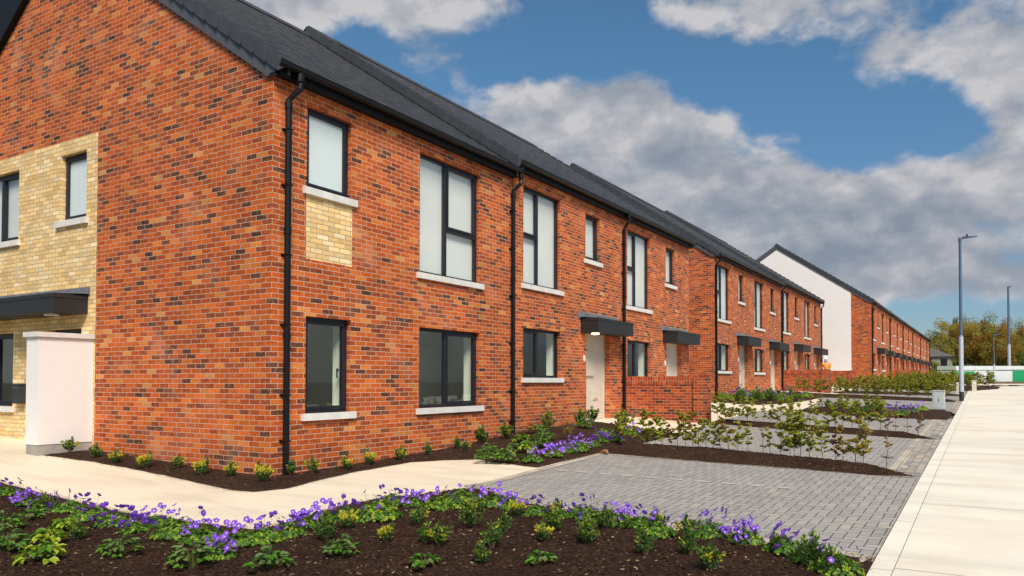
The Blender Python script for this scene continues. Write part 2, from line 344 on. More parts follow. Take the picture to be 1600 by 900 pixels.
# ------------------------------------------------------------------ mesh builder
class MB:
    def __init__(s): s.v = []; s.f = []; s.uv = []; s.m = []
    def face(s, pts, mi=0, uv=None, uvo=(0, 0)):
        i = len(s.v); s.v += [tuple(p) for p in pts]; s.f.append(tuple(range(i, i+len(pts)))); s.m.append(mi)
        if uv is None:
            a, b, c = Vector(pts[0]), Vector(pts[1]), Vector(pts[2]); n = (b-a).cross(c-a)
            ax = max(range(3), key=lambda k: abs(n[k]))
            if ax == 0: uv = [(p[1]+uvo[0], p[2]+uvo[1]) for p in pts]
            elif ax == 1: uv = [(p[0]+uvo[0], p[2]+uvo[1]) for p in pts]
            else: uv = [(p[0], p[1]) for p in pts]
        s.uv += uv
    def box(s, x0, x1, y0, y1, z0, z1, mi=0):
        if x0 > x1: x0, x1 = x1, x0
        if y0 > y1: y0, y1 = y1, y0
        P = lambda a, b, c: (a, b, c)
        s.face([P(x0,y0,z0), P(x1,y0,z0), P(x1,y0,z1), P(x0,y0,z1)], mi)
        s.face([P(x1,y0,z0), P(x1,y1,z0), P(x1,y1,z1), P(x1,y0,z1)], mi)
        s.face([P(x1,y1,z0), P(x0,y1,z0), P(x0,y1,z1), P(x1,y1,z1)], mi)
        s.face([P(x0,y1,z0), P(x0,y0,z0), P(x0,y0,z1), P(x0,y1,z1)], mi)
        s.face([P(x0,y0,z1), P(x1,y0,z1), P(x1,y1,z1), P(x0,y1,z1)], mi)
        s.face([P(x0,y1,z0), P(x1,y1,z0), P(x1,y0,z0), P(x0,y0,z0)], mi)
    def tube(s, pts, r, n=8, mi=0, cap=True):
        rs = r if isinstance(r, (list, tuple)) else [r]*len(pts)
        rings = []; pv = [Vector(p) for p in pts]
        for k, p in enumerate(pv):
            t = (pv[min(k+1, len(pv)-1)]-pv[max(k-1, 0)]).normalized()
            u = t.orthogonal().normalized() if abs(t.z) < .99 else Vector((1, 0, 0))
            if abs(t.z) < .99: u = Vector((0, 0, 1)).cross(t).normalized()
            w = t.cross(u).normalized()
            i = len(s.v)
            for j in range(n):
                a = 2*math.pi*(j+.5)/n
                s.v.append(tuple(p+u*math.cos(a)*rs[k]+w*math.sin(a)*rs[k]))
            rings.append(i)
        for k in range(len(rings)-1):
            for j in range(n):
                a, b = rings[k], rings[k+1]; j2 = (j+1) % n
                s.f.append((a+j, a+j2, b+j2, b+j)); s.m.append(mi); s.uv += [(0, 0)]*4
        if cap:
            for i, rev in ((rings[0], 1), (rings[-1], 0)):
                q = tuple(i+j for j in range(n)); s.f.append(q[::-1] if rev else q); s.m.append(mi); s.uv += [(0, 0)]*n
    def lathe(s, c, prof, n=16, mi=0):
        rings = []
        for r, z in prof:
            i = len(s.v); rings.append(i)
            for j in range(n):
                a = 2*math.pi*j/n; s.v.append((c[0]+r*math.cos(a), c[1]+r*math.sin(a), c[2]+z))
        for k in range(len(rings)-1):
            for j in range(n):
                a, b = rings[k], rings[k+1]; j2 = (j+1) % n
                s.f.append((a+j, a+j2, b+j2, b+j)); s.m.append(mi); s.uv += [(0, 0)]*4
        q = tuple(rings[-1]+j for j in range(n)); s.f.append(q); s.m.append(mi); s.uv += [(0, 0)]*n
    def extrude_y(s, prof, y0, y1, mi=0, caps=True):
        n = len(prof)
        for k in range(n):
            a, b = prof[k], prof[(k+1) % n]
            s.face([(a[0], y0, a[1]), (b[0], y0, b[1]), (b[0], y1, b[1]), (a[0], y1, a[1])], mi)
        if caps:
            s.face([(p[0], y0, p[1]) for p in prof][::-1], mi); s.face([(p[0], y1, p[1]) for p in prof], mi)
    def build(s, name, mats, parent=None, smooth=False, fixn=False):
        me = bpy.data.meshes.new(name); me.from_pydata(s.v, [], s.f)
        if not isinstance(mats, (list, tuple)): mats = [mats]
        for m in mats: me.materials.append(m)
        me.polygons.foreach_set('material_index', s.m)
        ul = me.uv_layers.new(name='UVMap'); ul.data.foreach_set('uv', [c for p in s.uv for c in p])
        if smooth: me.polygons.foreach_set('use_smooth', [True]*len(me.polygons))
        me.update()
        if fixn:
            bm = bmesh.new(); bm.from_mesh(me); bmesh.ops.recalc_face_normals(bm, faces=bm.faces); bm.to_mesh(me); bm.free()
        o = bpy.data.objects.new(name, me); COL.objects.link(o)
        if parent is not None: o.parent = parent
        return o
def tag(o, label=None, cat=None, group=None, kind=None):
    if label: o['label'] = label
    if cat: o['category'] = cat
    if group: o['group'] = group
    if kind: o['kind'] = kind
    return o
def empty(name, loc=(0, 0, 0), rz=0):
    o = bpy.data.objects.new(name, None); COL.objects.link(o); o.location = loc; o.rotation_euler = (0, 0, rz); o.empty_display_size = .1
    return o
def copy_tree(o, parent=None):
    c = o.copy(); COL.objects.link(c)
    if parent is not None: c.parent = parent
    for ch in [k for k in KIDS.get(o.name, [])]: copy_tree(ch, c)
    return c
KIDS = {}
def snap(o):   # remember the children of a prototype for copying
    KIDS[o.name] = list(o.children)
    for c in o.children: snap(c)
ORD = ['first','second','third','fourth','fifth','sixth','seventh','eighth','ninth','tenth','eleventh','twelfth','thirteenth','fourteenth','fifteenth','sixteenth','seventeenth','eighteenth','nineteenth','twentieth']
def ordw(i):
    if i < 20: return ORD[i]
    t = {2:'twenty',3:'thirty',4:'forty',5:'fifty',6:'sixty'}[(i+1)//10]
    return t+'-'+ORD[(i+1) % 10 - 1] if (i+1) % 10 else {3:'thirtieth',4:'fortieth',5:'fiftieth',6:'sixtieth'}[(i+1)//10]

# ------------------------------------------------------------------ ground sheets
def inpoly(p, poly):
    c = False; n = len(poly); j = n-1
    for i in range(n):
        a, b = poly[i], poly[j]
        if (a[1] > p[1]) != (b[1] > p[1]) and p[0] < (b[0]-a[0])*(p[1]-a[1])/(b[1]-a[1])+a[0]: c = not c
        j = i
    return c
def edist(p, poly):
    d = 1e9; n = len(poly)
    for i in range(n):
        ax, ay = poly[i]; bx, by = poly[(i+1) % n]; vx, vy = bx-ax, by-ay
        t = max(0, min(1, ((p[0]-ax)*vx+(p[1]-ay)*vy)/(vx*vx+vy*vy+1e-12)))
        d = min(d, math.hypot(p[0]-ax-t*vx, p[1]-ay-t*vy))
    return d
def sheet(name, poly, step, off, m, mound=0, rough=0, wig=0, band=.35, kind='structure'):
    pts = []
    n = len(poly)
    for i in range(n):
        a, b = poly[i], poly[(i+1) % n]; L = math.hypot(b[0]-a[0], b[1]-a[1]); k = max(1, int(L/step))
        for j in range(k):
            t = j/k; x, y = a[0]+(b[0]-a[0])*t, a[1]+(b[1]-a[1])*t
            if wig: nn = noise.noise(Vector((x*3, y*3, 1.3))); n2_ = noise.noise(Vector((x*3, y*3, 7.3))); x += wig*nn; y += wig*n2_
            pts.append((x, y))
    bn = len(pts); bpoly = list(pts)
    xs = [p[0] for p in poly]; ys = [p[1] for p in poly]
    x = min(xs)+step*.5
    while x < max(xs):
        y = min(ys)+step*.5
        while y < max(ys):
            if inpoly((x, y), bpoly) and edist((x, y), poly) > step*.55+wig:
                pts.append((x+random.uniform(-.15, .15)*step, y+random.uniform(-.15, .15)*step))
            y += step
        x += step
    vo, eo, fo, *_ = delaunay_2d_cdt([Vector(p) for p in pts], [], [list(range(bn))], 1, 1e-6)
    mb = MB(); me_v = []
    for p in vo:
        z = G(p.x, p.y)+off
        if mound or rough:
            d = edist((p.x, p.y), poly); s = sst(0, band, d)
            z += mound*s
            q = Vector((p.x, p.y, 0))
            z += rough*(min(1, d/.08))*(noise.fractal(q*4.5, 1, 2, 5)+.7*noise.noise(q*17))*(.35+.65*s)
        me_v.append((p.x, p.y, z))
    mb.v = me_v
    for f in fo:
        a, b, c = [me_v[i] for i in f[:3]]
        if (b[0]-a[0])*(c[1]-a[1])-(b[1]-a[1])*(c[0]-a[0]) < 0: f = f[::-1]
        mb.f.append(tuple(f)); mb.m.append(0); mb.uv += [(me_v[i][0], me_v[i][1]) for i in f]
    o = mb.build(name, m, smooth=bool(mound or rough))
    if kind: o['kind'] = kind
    return o
def soilz(p, poly, off=.0, mound=.05, band=.35): return G(*p)+off+mound*sst(0, band, edist(p, poly))

# base ground, coarse, out to the horizon
def base_ground():
    mb = MB()
    xs = [-1200, -400, -150, -60, -30, -14, -8, -4, -2, 0, 1, 2.2, 4, 8, 10, 14, 20, 40, 90, 200, 500, 1200]
    ys = [-400, -100, -30, -12, -4, -1, 0, 1, 2, 3, 4, 5, 6, 7, 9, 12, 16, 20, 25, 30, 35, 40, 43, 47, 52, 60, 75, 90, 120, 200, 400, 900, 1800]
    idx = {}
    for i, x in enumerate(xs):
        for j, y in enumerate(ys):
            idx[i, j] = len(mb.v); mb.v.append((x, y, G(max(x, -14), max(y, -12))-.06))
    for i in range(len(xs)-1):
        for j in range(len(ys)-1):
            mb.f.append((idx[i, j], idx[i+1, j], idx[i+1, j+1], idx[i, j+1])); mb.m.append(0); mb.uv += [(0, 0)]*4
    o = mb.build('ground', M['grass']); o['kind'] = 'structure'
base_ground()
KX = 8.03
BED1 = [(-6, -2.05), (-2.49, -2.2), (-.76, -2.28), (.67, -2.36), (1.79, -2.36), (2.69, -2.3), (2.75, -2.0), (2.6, -1.5), (2.54, -1.05), (2.6, -.6), (2.82, -.2), (3.1, .35), (3.35, .5), (4.0, .1), (4.65, -.13), (5.4, -.38), (6.24, -.56), (7.18, -.76), (KX-.005, -.86), (KX-.005, -8.5), (-6, -8.5)]
WALLBED = [(-4.46, 0), (-4.48, -.73), (-3.17, -.64), (-1.82, -.67), (-.2, -.80), (.45, -.90), (.8, -.87), (.97, -.51), (.80, .2), (.66, 1.02), (.68, 2.12), (1.02, 2.55), (1.45, 2.85), (1.9, 2.7), (2.88, 2.42), (2.9, 4.36), (2.95, 5.6), (2.8, 8.3), (2.0, 8.9), (1.1, 9.2), (-.0, 9.25), (0, 0)]
HA = [(2.92, 4.38), (4.0, 4.16), (5.18, 3.95), (6.37, 3.80), (7.43, 3.60), (KX-.06, 3.66), (7.6, 4.1), (6.9, 4.5), (5.9, 4.85), (4.79, 5.25), (3.6, 5.45), (2.95, 5.62)]
HB = [(2.5, 11.3), (3.6, 10.6), (4.65, 10.1), (5.88, 9.55), (7.69, 8.85), (KX-.06, 8.9), (7.5, 9.55), (6.3, 10.15), (5, 10.75), (3.8, 11.35), (2.6, 12.0)]
BC = [(3.7, 16.6), (4.3, 15.9), (5.2, 15.2), (6.3, 14.7), (KX-.1, 14.2), (KX-.1, 17.6), (7.2, 18.6), (5.6, 19.2), (4.3, 19.2), (3.7, 18.3)]
BE = [(-.42, 20.0), (.8, 19.2), (1.6, 19.6), (2.2, 21.5), (2.45, 23.5), (2.5, 26.2), (1.6, 26.2), (-.42, 25.2)]
BF = [(.4, 26.9), (2.6, 26.4), (5, 25.2), (7.8, 23.6), (7.8, 24.6), (5, 27.2), (3, 28.6), (.4, 29.8)]
BG_ = [(2.0, 31.5), (5, 30.2), (7.8, 28.8), (7.8, 30.2), (5, 31.8), (2.0, 33.0)]
BH = [(2.2, 38.5), (5, 36.8), (8.2, 35.2), (9.4, 38.5), (9.6, 44), (7, 46), (2.2, 46)]
# hard surfaces
sheet('footpath', [(-9, 1.0), (-4.44, .5), (-4.4, -.1), (3.2, -.1), (3.2, .9), (2.95, 3.2), (.2, 3.2), (.2, -.3), (-4.4, -.3), (-9, -.0), (-9, -3.2), (3.2, -3.2), (3.4, -.2), (3.2, 1.2)][:0] or
      [(-9, -3.0), (2.9, -3.0), (3.05, -.4), (2.93, 4.5), (.1, 4.5), (.1, .1), (-9, .1)], .5, .0, M['path_conc'])
sheet('footpath', [(-.3, 8.9), (2.95, 8.4), (2.7, 11.6), (-.3, 11.6)], .5, .004, M['path_conc'])
sheet('footpath', [(-.6, 11.61), (2.55, 11.61), (2.5, 16.39), (-.6, 16.39)], .6, .004, M['path_conc'])
sheet('footpath', [(-.6, 16.4), (3.6, 16.4), (3.3, 20.9), (2.6, 26.5), (-.6, 26.5)], .6, .0, M['path_conc'])
sheet('footpath', [(-.6, 26.51), (2.6, 26.51), (2.4, 45.5), (-.6, 45.5)], .8, .0, M['path_conc'])
def bord(name, a, b, w, m, off=.010):
    ax, ay = a; bx, by = b; L = math.hypot(bx-ax, by-ay); nx, ny = -(by-ay)/L*w, (bx-ax)/L*w
    return sheet(name, [a, b, (bx+nx, by+ny), (ax+nx, ay+ny)], .5, off, m)
DRV = [('driveway', [(3.06, -.9), (KX-.01, -.95), (KX-.01, 4.0), (3.06, 4.6)], M['pavers']),
       ('driveway', [(2.96, 5.2), (KX-.01, 4.002), (KX-.01, 9.2), (2.6, 11.8), (2.96, 9.0)], M['pavers']),
       ('driveway', [(3.4, 11.2), (KX-.01, 9.202), (KX-.01, 14.8), (3.62, 17.0)], M['pavers_b']),
       ('driveway', [(3.62, 18.0), (KX-.01, 17.0), (KX-.01, 25.6), (2.5, 27.2)], M['pavers_b']),
       ('driveway', [(2.45, 27.4), (KX-.01, 25.7), (KX-.01, 36), (2.45, 39)], M['pavers_b'])]
for n, p, m in DRV: sheet(n, p, .6, .008, m)
sheet('driveway', [(2.5, 11.79), (3.39, 11.4), (3.61, 16.6), (2.4, 16.6)], .6, .008, M['pavers'])
bord('driveway_border', (3.06, -.3), (2.92, 4.6), -.17, M['border'], .014)
bord('driveway_border', (3.0, 4.36), (KX-.02, 3.66), -.12, M['border'], .014)
bord('driveway_border', (3.0, .78), (4.65, -.02), .0 or -.2, M['border'], .014)
bord('driveway_border', (4.65, -.02), (KX-.02, -.80), -.24, M['border'], .014)
for a, b in (((KX-.3, 4.0), (KX-.3, 8.9)), ((KX-.3, 9.4), (KX-.3, 14.2)), ((KX-.3, 18.2), (KX-.3, 23.5))):
    bord('driveway_border', a, b, -.27, M['border_k'], .015)
for y0, y1 in ((4.2, 8.9), (9.5, 14.3)): bord('driveway_border', (KX-.45, y0), (KX-.45, y1), -.14, M['border'], .016)
# bay marker line of pale pavers
mb = MB()
for k in range(10):
    x = 3.3+k*.36; y = 2.22-(x-3.3)*.055; z = G(x, y)+.0135
    mb.face([(x, y, z), (x+.2, y-.011, z), (x+.2, y+.089, z), (x, y+.1, z)])
o = mb.build('bay_marking', M['marker']); o['kind'] = 'structure'
# pavement: kerb strip + bays with joints
js = [-14, -7.4, -4.1, -1.1, 1.68, 4.48, 7.4, 10.5, 14.0, 17.8, 21.6, 25.4, 29.2, 33, 37, 41, 46, 52, 60, 70]
for a, b in zip(js[:-1], js[1:]):
    sheet('pavement', [(KX+.155, a+.005), (16, a+.005), (16, b-.005), (KX+.155, b-.005)], .9, .012, M['pave_conc'])
ks = [-14 + i*.915*2 for i in range(30)]
for a, b in zip(ks[:-1], ks[1:]):
    sheet('kerb', [(KX, a+.004), (KX+.152, a+.004), (KX+.152, b-.004), (KX, b-.004)], .9, .016, M['kerb_conc'])
mb = MB()
for a, b in zip(js[:-1], js[1:]):
    mb.face([(KX-.01, a, G(9, a)-.02), (16, a, G(9, a)-.02), (16, b, G(9, b)-.02), (KX-.01, b, G(9, b)-.02)])
o = mb.build('pavement_subbase', M['plinth']); o['kind'] = 'structure'
sheet('yard', [(2.6, 46.1), (16, 46.1), (40, 60), (40, 112), (2.6, 106)], 4, -.02, M['path_conc'])
# planting beds
soil_beds = [sheet('planting_bed', BED1, .055, .008, M['soil'], .055, .030, .03),
 sheet('planting_bed', WALLBED, .07, .010, M['soil'], .05, .016, .03),
 sheet('planting_bed', HA, .06, .016, M['soil'], .10, .014, .025, .3), sheet('planting_bed', HB, .09, .016, M['soil'], .09, .014, .03, .3),
 sheet('planting_bed', BC, .14, .016, M['soil'], .06, .02, .03), sheet('planting_bed', BE, .2, .016, M['soil'], .06, .02, .03),
 sheet('planting_bed', BF, .25, .016, M['soil'], .08, .02, .03), sheet('planting_bed', BG_, .3, .016, M['soil'], .08, .02, .03), sheet('planting_bed', BH, .5, .016, M['soil'], .08, .02, .03)]
# bark chips lying on the near beds
def chips():
    rnd = random.Random(3); mb = MB()
    def put(poly, n, x0, x1, y0, y1, off, mound, smin, smax, band=.35):
        k = 0
        while k < n:
            p = (rnd.uniform(x0, x1), rnd.uniform(y0, y1))
            if not inpoly(p, poly): continue
            k += 1
            q = Vector((p[0], p[1], 0)); s_ = sst(0, band, edist(p, poly))
            z = G(*p)+off+mound*s_+.03*(noise.fractal(q*4.5, 1, 2, 5)+.7*noise.noise(q*17))*(.35+.65*s_)+.002
            s = rnd.uniform(smin, smax); a = rnd.uniform(0, 6.28); el = rnd.uniform(-.5, .5)
            u = Vector((math.cos(a), math.sin(a), el*.6))*s; w = Vector((-math.sin(a), math.cos(a), rnd.uniform(-.5, .5)))*s*rnd.uniform(.25, .6)
            c = Vector((p[0], p[1], z+s*.25)); t = Vector((0, 0, s*.25))
            mi = 0 if rnd.random() < .72 else (1 if rnd.random() < .72 else 2)
            mb.face([c-u-w, c+u-w*.6, c+u*.8+w, c-u*.7+w*.9], mi); mb.face([c-u*.7+w*.9, c+u*.8+w, c+u*.8+w-t, c-u*.7+w*.9-t], mi); mb.face([c-u-w-t, c+u-w*.6-t, c+u-w*.6, c-u-w], mi)
    put(BED1, 26000, -2, 8, -4.6, .4, .008, .055, .004, .016)
    put(WALLBED, 5000, -4.5, 3, -1, 7, .010, .05, .004, .013)
    put(HA, 3000, 2.9, 8, 3.5, 5.7, .016, .10, .004, .013, .3)
    def spill(poly, per, off):
        n = len(poly)
        for i in range(n):
            a, b = poly[i], poly[(i+1) % n]; L = math.hypot(b[0]-a[0], b[1]-a[1])
            for k in range(int(L*per)):
                t = rnd.random(); e = rnd.gauss(0, .045); px_ = a[0]+(b[0]-a[0])*t-(b[1]-a[1])/L*e; py_ = a[1]+(b[1]-a[1])*t+(b[0]-a[0])/L*e
                if py_ < -4.5 or px_ < -4.4: continue
                s = rnd.uniform(.003, .010); an = rnd.uniform(0, 6.28); u = Vector((math.cos(an), math.sin(an), 0))*s; w = Vector((-math.sin(an), math.cos(an), rnd.uniform(-.3, .3)))*s*rnd.uniform(.3, .7)
                c = Vector((px_, py_, G(px_, py_)+off+s*.2)); mi = rnd.choice([0, 1, 1, 1, 2]); mb.face([c-u-w, c+u-w, c+u+w, c-u+w], mi)
    spill(BED1, 260, .014); spill(WALLBED, 260, .014); spill(HA, 260, .016)
    o = mb.build('bark_chips', [simple('dark_bark_chip', (.050, .024, .014), .9, .1, 0, .4, 30), simple('brown_bark_chip', (.13, .07, .038), .9, .1, 0, .3, 30), simple('pale_bark_chip', (.32, .22, .13), .9, .1, 0, .3, 30)])
    tag(o, 'small dark bark chips strewn over the planting beds', 'bark mulch', kind='stuff')
chips()

# ------------------------------------------------------------------ houses
SL = .665; EZ = 5.80; EX = .2; RD = 6.3
def rz_(x): return EZ+(EX-x)*SL
def grid_wall(mb, plane, c, u0, u1, z0, z1, holes, mi=0, regions=(), uvo=(0, 0), flip=False):
    us = sorted({u0, u1, *[h[0] for h in holes], *[h[1] for h in holes], *[r[0] for r in regions], *[r[1] for r in regions]})
    zs = sorted({z0, z1, *[h[2] for h in holes], *[h[3] for h in holes], *[r[2] for r in regions], *[r[3] for r in regions]})
    us = [u for u in us if u0 <= u <= u1]; zs = [z for z in zs if z0 <= z <= z1]
    other = []
    for a, b in zip(us[:-1], us[1:]):
        for d, e in zip(zs[:-1], zs[1:]):
            cu, cz = (a+b)/2, (d+e)/2
            if any(h[0] < cu < h[1] and h[2] < cz < h[3] for h in holes): continue
            P = [(a, d), (b, d), (b, e), (a, e)]
            pts = [(c, p[0], p[1]) if plane == 'x' else (p[0], c, p[1]) for p in P]
            if flip: pts = pts[::-1]
            if any(r[0] < cu < r[1] and r[2] < cz < r[3] for r in regions): other.append(pts)
            else: mb.face(pts, mi, uvo=uvo)
    return other
def reveals(mb, plane, c, h, d=.14, sgn=-1, mi=0):
    a, b, z0, z1 = h; i = c+sgn*d
    def P(u, z, k): return (k, u, z) if plane == 'x' else (u, k, z)
    uvp = lambda k, z: (k, z)
    for u in (a, b): mb.face([P(u, z0, c), P(u, z0, i), P(u, z1, i), P(u, z1, c)], mi, uv=[(c+u, z0), (i+u, z0), (i+u, z1), (c+u, z1)])
    mb.face([P(a, z1, c), P(b, z1, c), P(b, z1, i), P(a, z1, i)], mi); mb.face([P(a, z0, c), P(b, z0, c), P(b, z0, i), P(a, z0, i)], mi)

def window(parent, plane, c, h, style, sgn=-1, backing=None, lod=0, handle=False):
    """frame set back .09 in opening h=(a,b,z0,z1); style: 'one','pairR' (opening sash right), 'pairL'; transom height in style tuple"""
    a, b, z0, z1 = h; f = c+sgn*.09; ft = .055
    def bx(m, u0, u1, w0, w1, d0, d1):
        if plane == 'x': m.box(min(f+sgn*d0, f+sgn*d1), max(f+sgn*d0, f+sgn*d1), u0, u1, w0, w1)
        else: m.box(u0, u1, min(f+sgn*d0, f+sgn*d1), max(f+sgn*d0, f+sgn*d1), w0, w1)
    m = MB()
    bx(m, a, a+ft, z0, z1, 0, .07); bx(m, b-ft, b, z0, z1, 0, .07); bx(m, a+ft, b-ft, z0, z0+ft, 0, .07); bx(m, a+ft, b-ft, z1-ft, z1, 0, .07)
    kind, mull, tr = style
    cells = []
    if mull is None: cells = [(a+ft, b-ft, z0+ft, z1-ft, True)]
    else:
        mu = a+(b-a)*mull
        bx(m, mu-.03, mu+.03, z0+ft, z1-ft, 0, .07)
        L = (a+ft, mu-.03); Rr = (mu+.03, b-ft)
        side, fixed = (L, Rr) if kind == 'L' else (Rr, L)
        cells.append((*fixed, z0+ft, z1-ft, False))
        if tr:
            zt = z0+(z1-z0)*tr
            bx(m, side[0], side[1], zt-.03, zt+.03, 0, .07)
            cells.append((*side, zt+.03, z1-ft, True)); cells.append((*side, z0+ft, zt-.03, False))
        else: cells.append((*side, z0+ft, z1-ft, True))
    w = m.build('window', M['frame'], parent)
    for u0, u1, w0, w1, sash in cells:
        s = 0
        if sash:
            s = .045; q = MB(); e = .004
            bx(q, u0+e, u0+s, w0+e, w1-e, -.012, .05); bx(q, u1-s, u1-e, w0+e, w1-e, -.012, .05); bx(q, u0+s, u1-s, w0+e, w0+s, -.012, .05); bx(q, u0+s, u1-s, w1-s, w1-e, -.012, .05)
            sa = q.build('sash', M['frame'], w)
        g = MB(); k = f+sgn*.025
        P = [(u0+s-.002, w0+s-.002), (u1-s+.002, w0+s-.002), (u1-s+.002, w1-s+.002), (u0+s-.002, w1-s+.002)]
        if plane == 'x': g.face([(k, p[0], p[1]) for p in P])
        else: g.face([(p[0], k, p[1]) for p in P])
        g.build('pane', M['frost'] if backing == 'frost' else M['glass'], w)
    # sill
    q = MB(); ov = .08; sh = .105
    if plane == 'x': q.box(c-.06, c+.055, a-ov, b+ov, z0-sh, z0)
    else: q.box(a-ov, b+ov, c-.055, c+.06, z0-sh, z0)
    if lod < 2:
        so_ = q.build('sill', M['stone'], w)
        mod = so_.modifiers.new('b', 'BEVEL'); mod.width = .006; mod.segments = 2
    else: q.build('sill', M['stone'], w)
    # inner reveal lining + opaque pale panel behind the glass
    q = MB(); i0 = f+sgn*.071; i1 = c+sgn*.40
    for u in (a-.001, b+.001):
        P = [(i0, u), (i1, u)]
        if plane == 'x': q.face([(i0, u, z0), (i1, u, z0), (i1, u, z1), (i0, u, z1)])
        else: q.face([(u, i0, z0), (u, i1, z0), (u, i1, z1), (u, i0, z1)])
    for z in (z0, z1):
        if plane == 'x': q.face([(i0, a, z), (i1, a, z), (i1, b, z), (i0, b, z)])
        else: q.face([(a, i0, z), (a, i1, z), (b, i1, z), (b, i0, z)])
    q.build('reveal', M['lining'], w)
    if backing == 'backing':
        q = MB(); k = f+sgn*.085
        P = [(a+.002, z0+.002), (b-.002, z0+.002), (b-.002, z1-.002), (a+.002, z1-.002)]
        if plane == 'x': q.face([(k, *p) for p in P])
        else: q.face([(p[0], k, p[1]) for p in P])
        q.build('backing', M['backing'], w)
    if handle:
        q = MB(); u = b-.12 if kind != 'L' else a+.12
        zc = z0+(z1-z0)*.45
        bx(q, u-.012, u+.012, zc-.02, zc+.03, .055, .09); bx(q, u-.009, u+.009, zc-.12, zc, .075, .092)
        q.build('handle', M['frame'], w)
    return w

def roof(parent, y0, y1, lod=0, step=.33):
    mb = MB(); run = step/math.sqrt(1+SL*SL)
    x = EX; k = 0; th = .013
    while x > -RD+.02:
        x2 = max(x-run, -RD); z = rz_(x); z2 = rz_(x2)
        v0 = k*.33; ov = .15*(k % 2)
        # tile top face: lower edge lifted by th
        mb.face([(x, y0, z+th), (x, y1, z+th), (x2, y1, z2+.002), (x2, y0, z2+.002)], 0, uv=[(y0, v0), (y1, v0), (y1, v0+.33), (y0, v0+.33)])
        mb.face([(x, y0, z-.004), (x, y1, z-.004), (x, y1, z+th*.55), (x, y0, z+th*.55)], 1)
        mb.face([(x, y0, z+th*.55), (x, y1, z+th*.55), (x-.012, y1, z+th+.006), (x-.012, y0, z+th+.006)], 1)
        x = x2; k += 1
    # far slope
    zr = rz_(-RD)
    mb.face([(-RD, y0, zr), (-RD, y1, zr), (-2*RD-EX, y1, EZ), (-2*RD-EX, y0, EZ)], 0)
    # underlay closing the eaves
    mb.face([(.13, y0, 5.64), (.13, y1, 5.64), (0, y1, 5.64), (0, y0, 5.64)], 0)
    r = mb.build('roof', [M['tile'], M['edge_glint']], parent)
    # ridge tiles
    q = MB(); y = y0
    while y < y1-.01:
        y2 = min(y+.45, y1); s = .012
        prof = [(-RD-.15, zr-.06), (-RD-.10, zr+.035), (-RD, zr+.085), (-RD+.10, zr+.035), (-RD+.15, zr-.06)]
        q.extrude_y(prof, y+.006, y2-.006); y = y2
    q.build('ridge', M['cap'], r)
    return r
def verge(parent, y, side):
    """dry-verge caps and bargeboard; side -1: at the low-y end, +1: high-y end"""
    mb = MB(); n = math.sqrt(1+SL*SL); run = .33/n
    ya, yb = (y-.085, y+.10) if side < 0 else (y-.10, y+.085)
    x = EX+.02; k = 0
    while x > -RD+.02:
        x2 = max(x-run, -RD)
        a, b = rz_(x)+.085, rz_(x2)+.030; ya = (y-.100 if side < 0 else y-.10); yb = (y+.10 if side < 0 else y+.100)
        prof_lo = [(x, a), (x2-.02, b+.0)]
        # wedge block
        for (p0, p1, q0, q1) in [((x, ya, rz_(x)-.17), (x2, ya+(.028 if side < 0 else 0), rz_(x2)-.17), (x2, ya+(.028 if side < 0 else 0), b), (x, ya, a)), ((x, yb, a), (x2, yb-(.028 if side > 0 else 0), b), (x2, yb-(.028 if side > 0 else 0), rz_(x2)-.17), (x, yb, rz_(x)-.17)),
                                 ((x, ya, a), (x2, ya+(.028 if side < 0 else 0), b), (x2, yb-(.028 if side > 0 else 0), b), (x, yb, a)), ((x, ya, rz_(x)-.16), (x, ya, a), (x, yb, a), (x, yb, rz_(x)-.02))]:
            mb.face([p0, p1, q0, q1])
        x = x2; k += 1
    v = mb.build('verge', M['cap'], parent, fixn=False)
    q = MB(); yc, yd = (y-.052, y-.004) if side < 0 else (y+.004, y+.052)
    t = lambda xx: rz_(xx)-.155
    bt = lambda xx: rz_(xx)-.36
    for yy in (yc, yd): q.face([(.13, yy, 5.62), (.13, yy, t(.13)), (-RD, yy, t(-RD)), (-RD, yy, bt(-RD)), (-.12, yy, bt(-.12)), (-.12, yy, 5.62)])
    q.face([(-.12, yc, bt(-.12)), (-RD, yc, bt(-RD)), (-RD, yd, bt(-RD)), (-.12, yd, bt(-.12))])
    q.face([(.13, yc, 5.62), (-.12, yc, 5.62), (-.12, yd, 5.62), (.13, yd, 5.62)]); q.face([(-.12, yc, 5.62), (-.12, yc, bt(-.12)), (-.12, yd, bt(-.12)), (-.12, yd, 5.62)])
    q.face([(.13, yc, 5.62), (.13, yd, 5.62), (.13, yd, t(.13)), (.13, yc, t(.13))])
    # a fine moulding line along the board
    q2 = .012*side
    ye = yc+q2*.0
    q.build('bargeboard', M['board'], v)
    if True:   # back slope trim
        q = MB()
        for yy in (yc, yd): q.face([(-RD, yy, t(-RD)+.1), (-2*RD-EX, yy, EZ+.02), (-2*RD-EX, yy, EZ-.26), (-RD, yy, bt(-RD))])
        q.face([(-RD, yc, rz_(-RD)+.03), (-RD, yd, rz_(-RD)+.03), (-2*RD-EX, yd, EZ+.03), (-2*RD-EX, yc, EZ+.03)])
        q.build('bargeboard', M['board'], v)
    return v
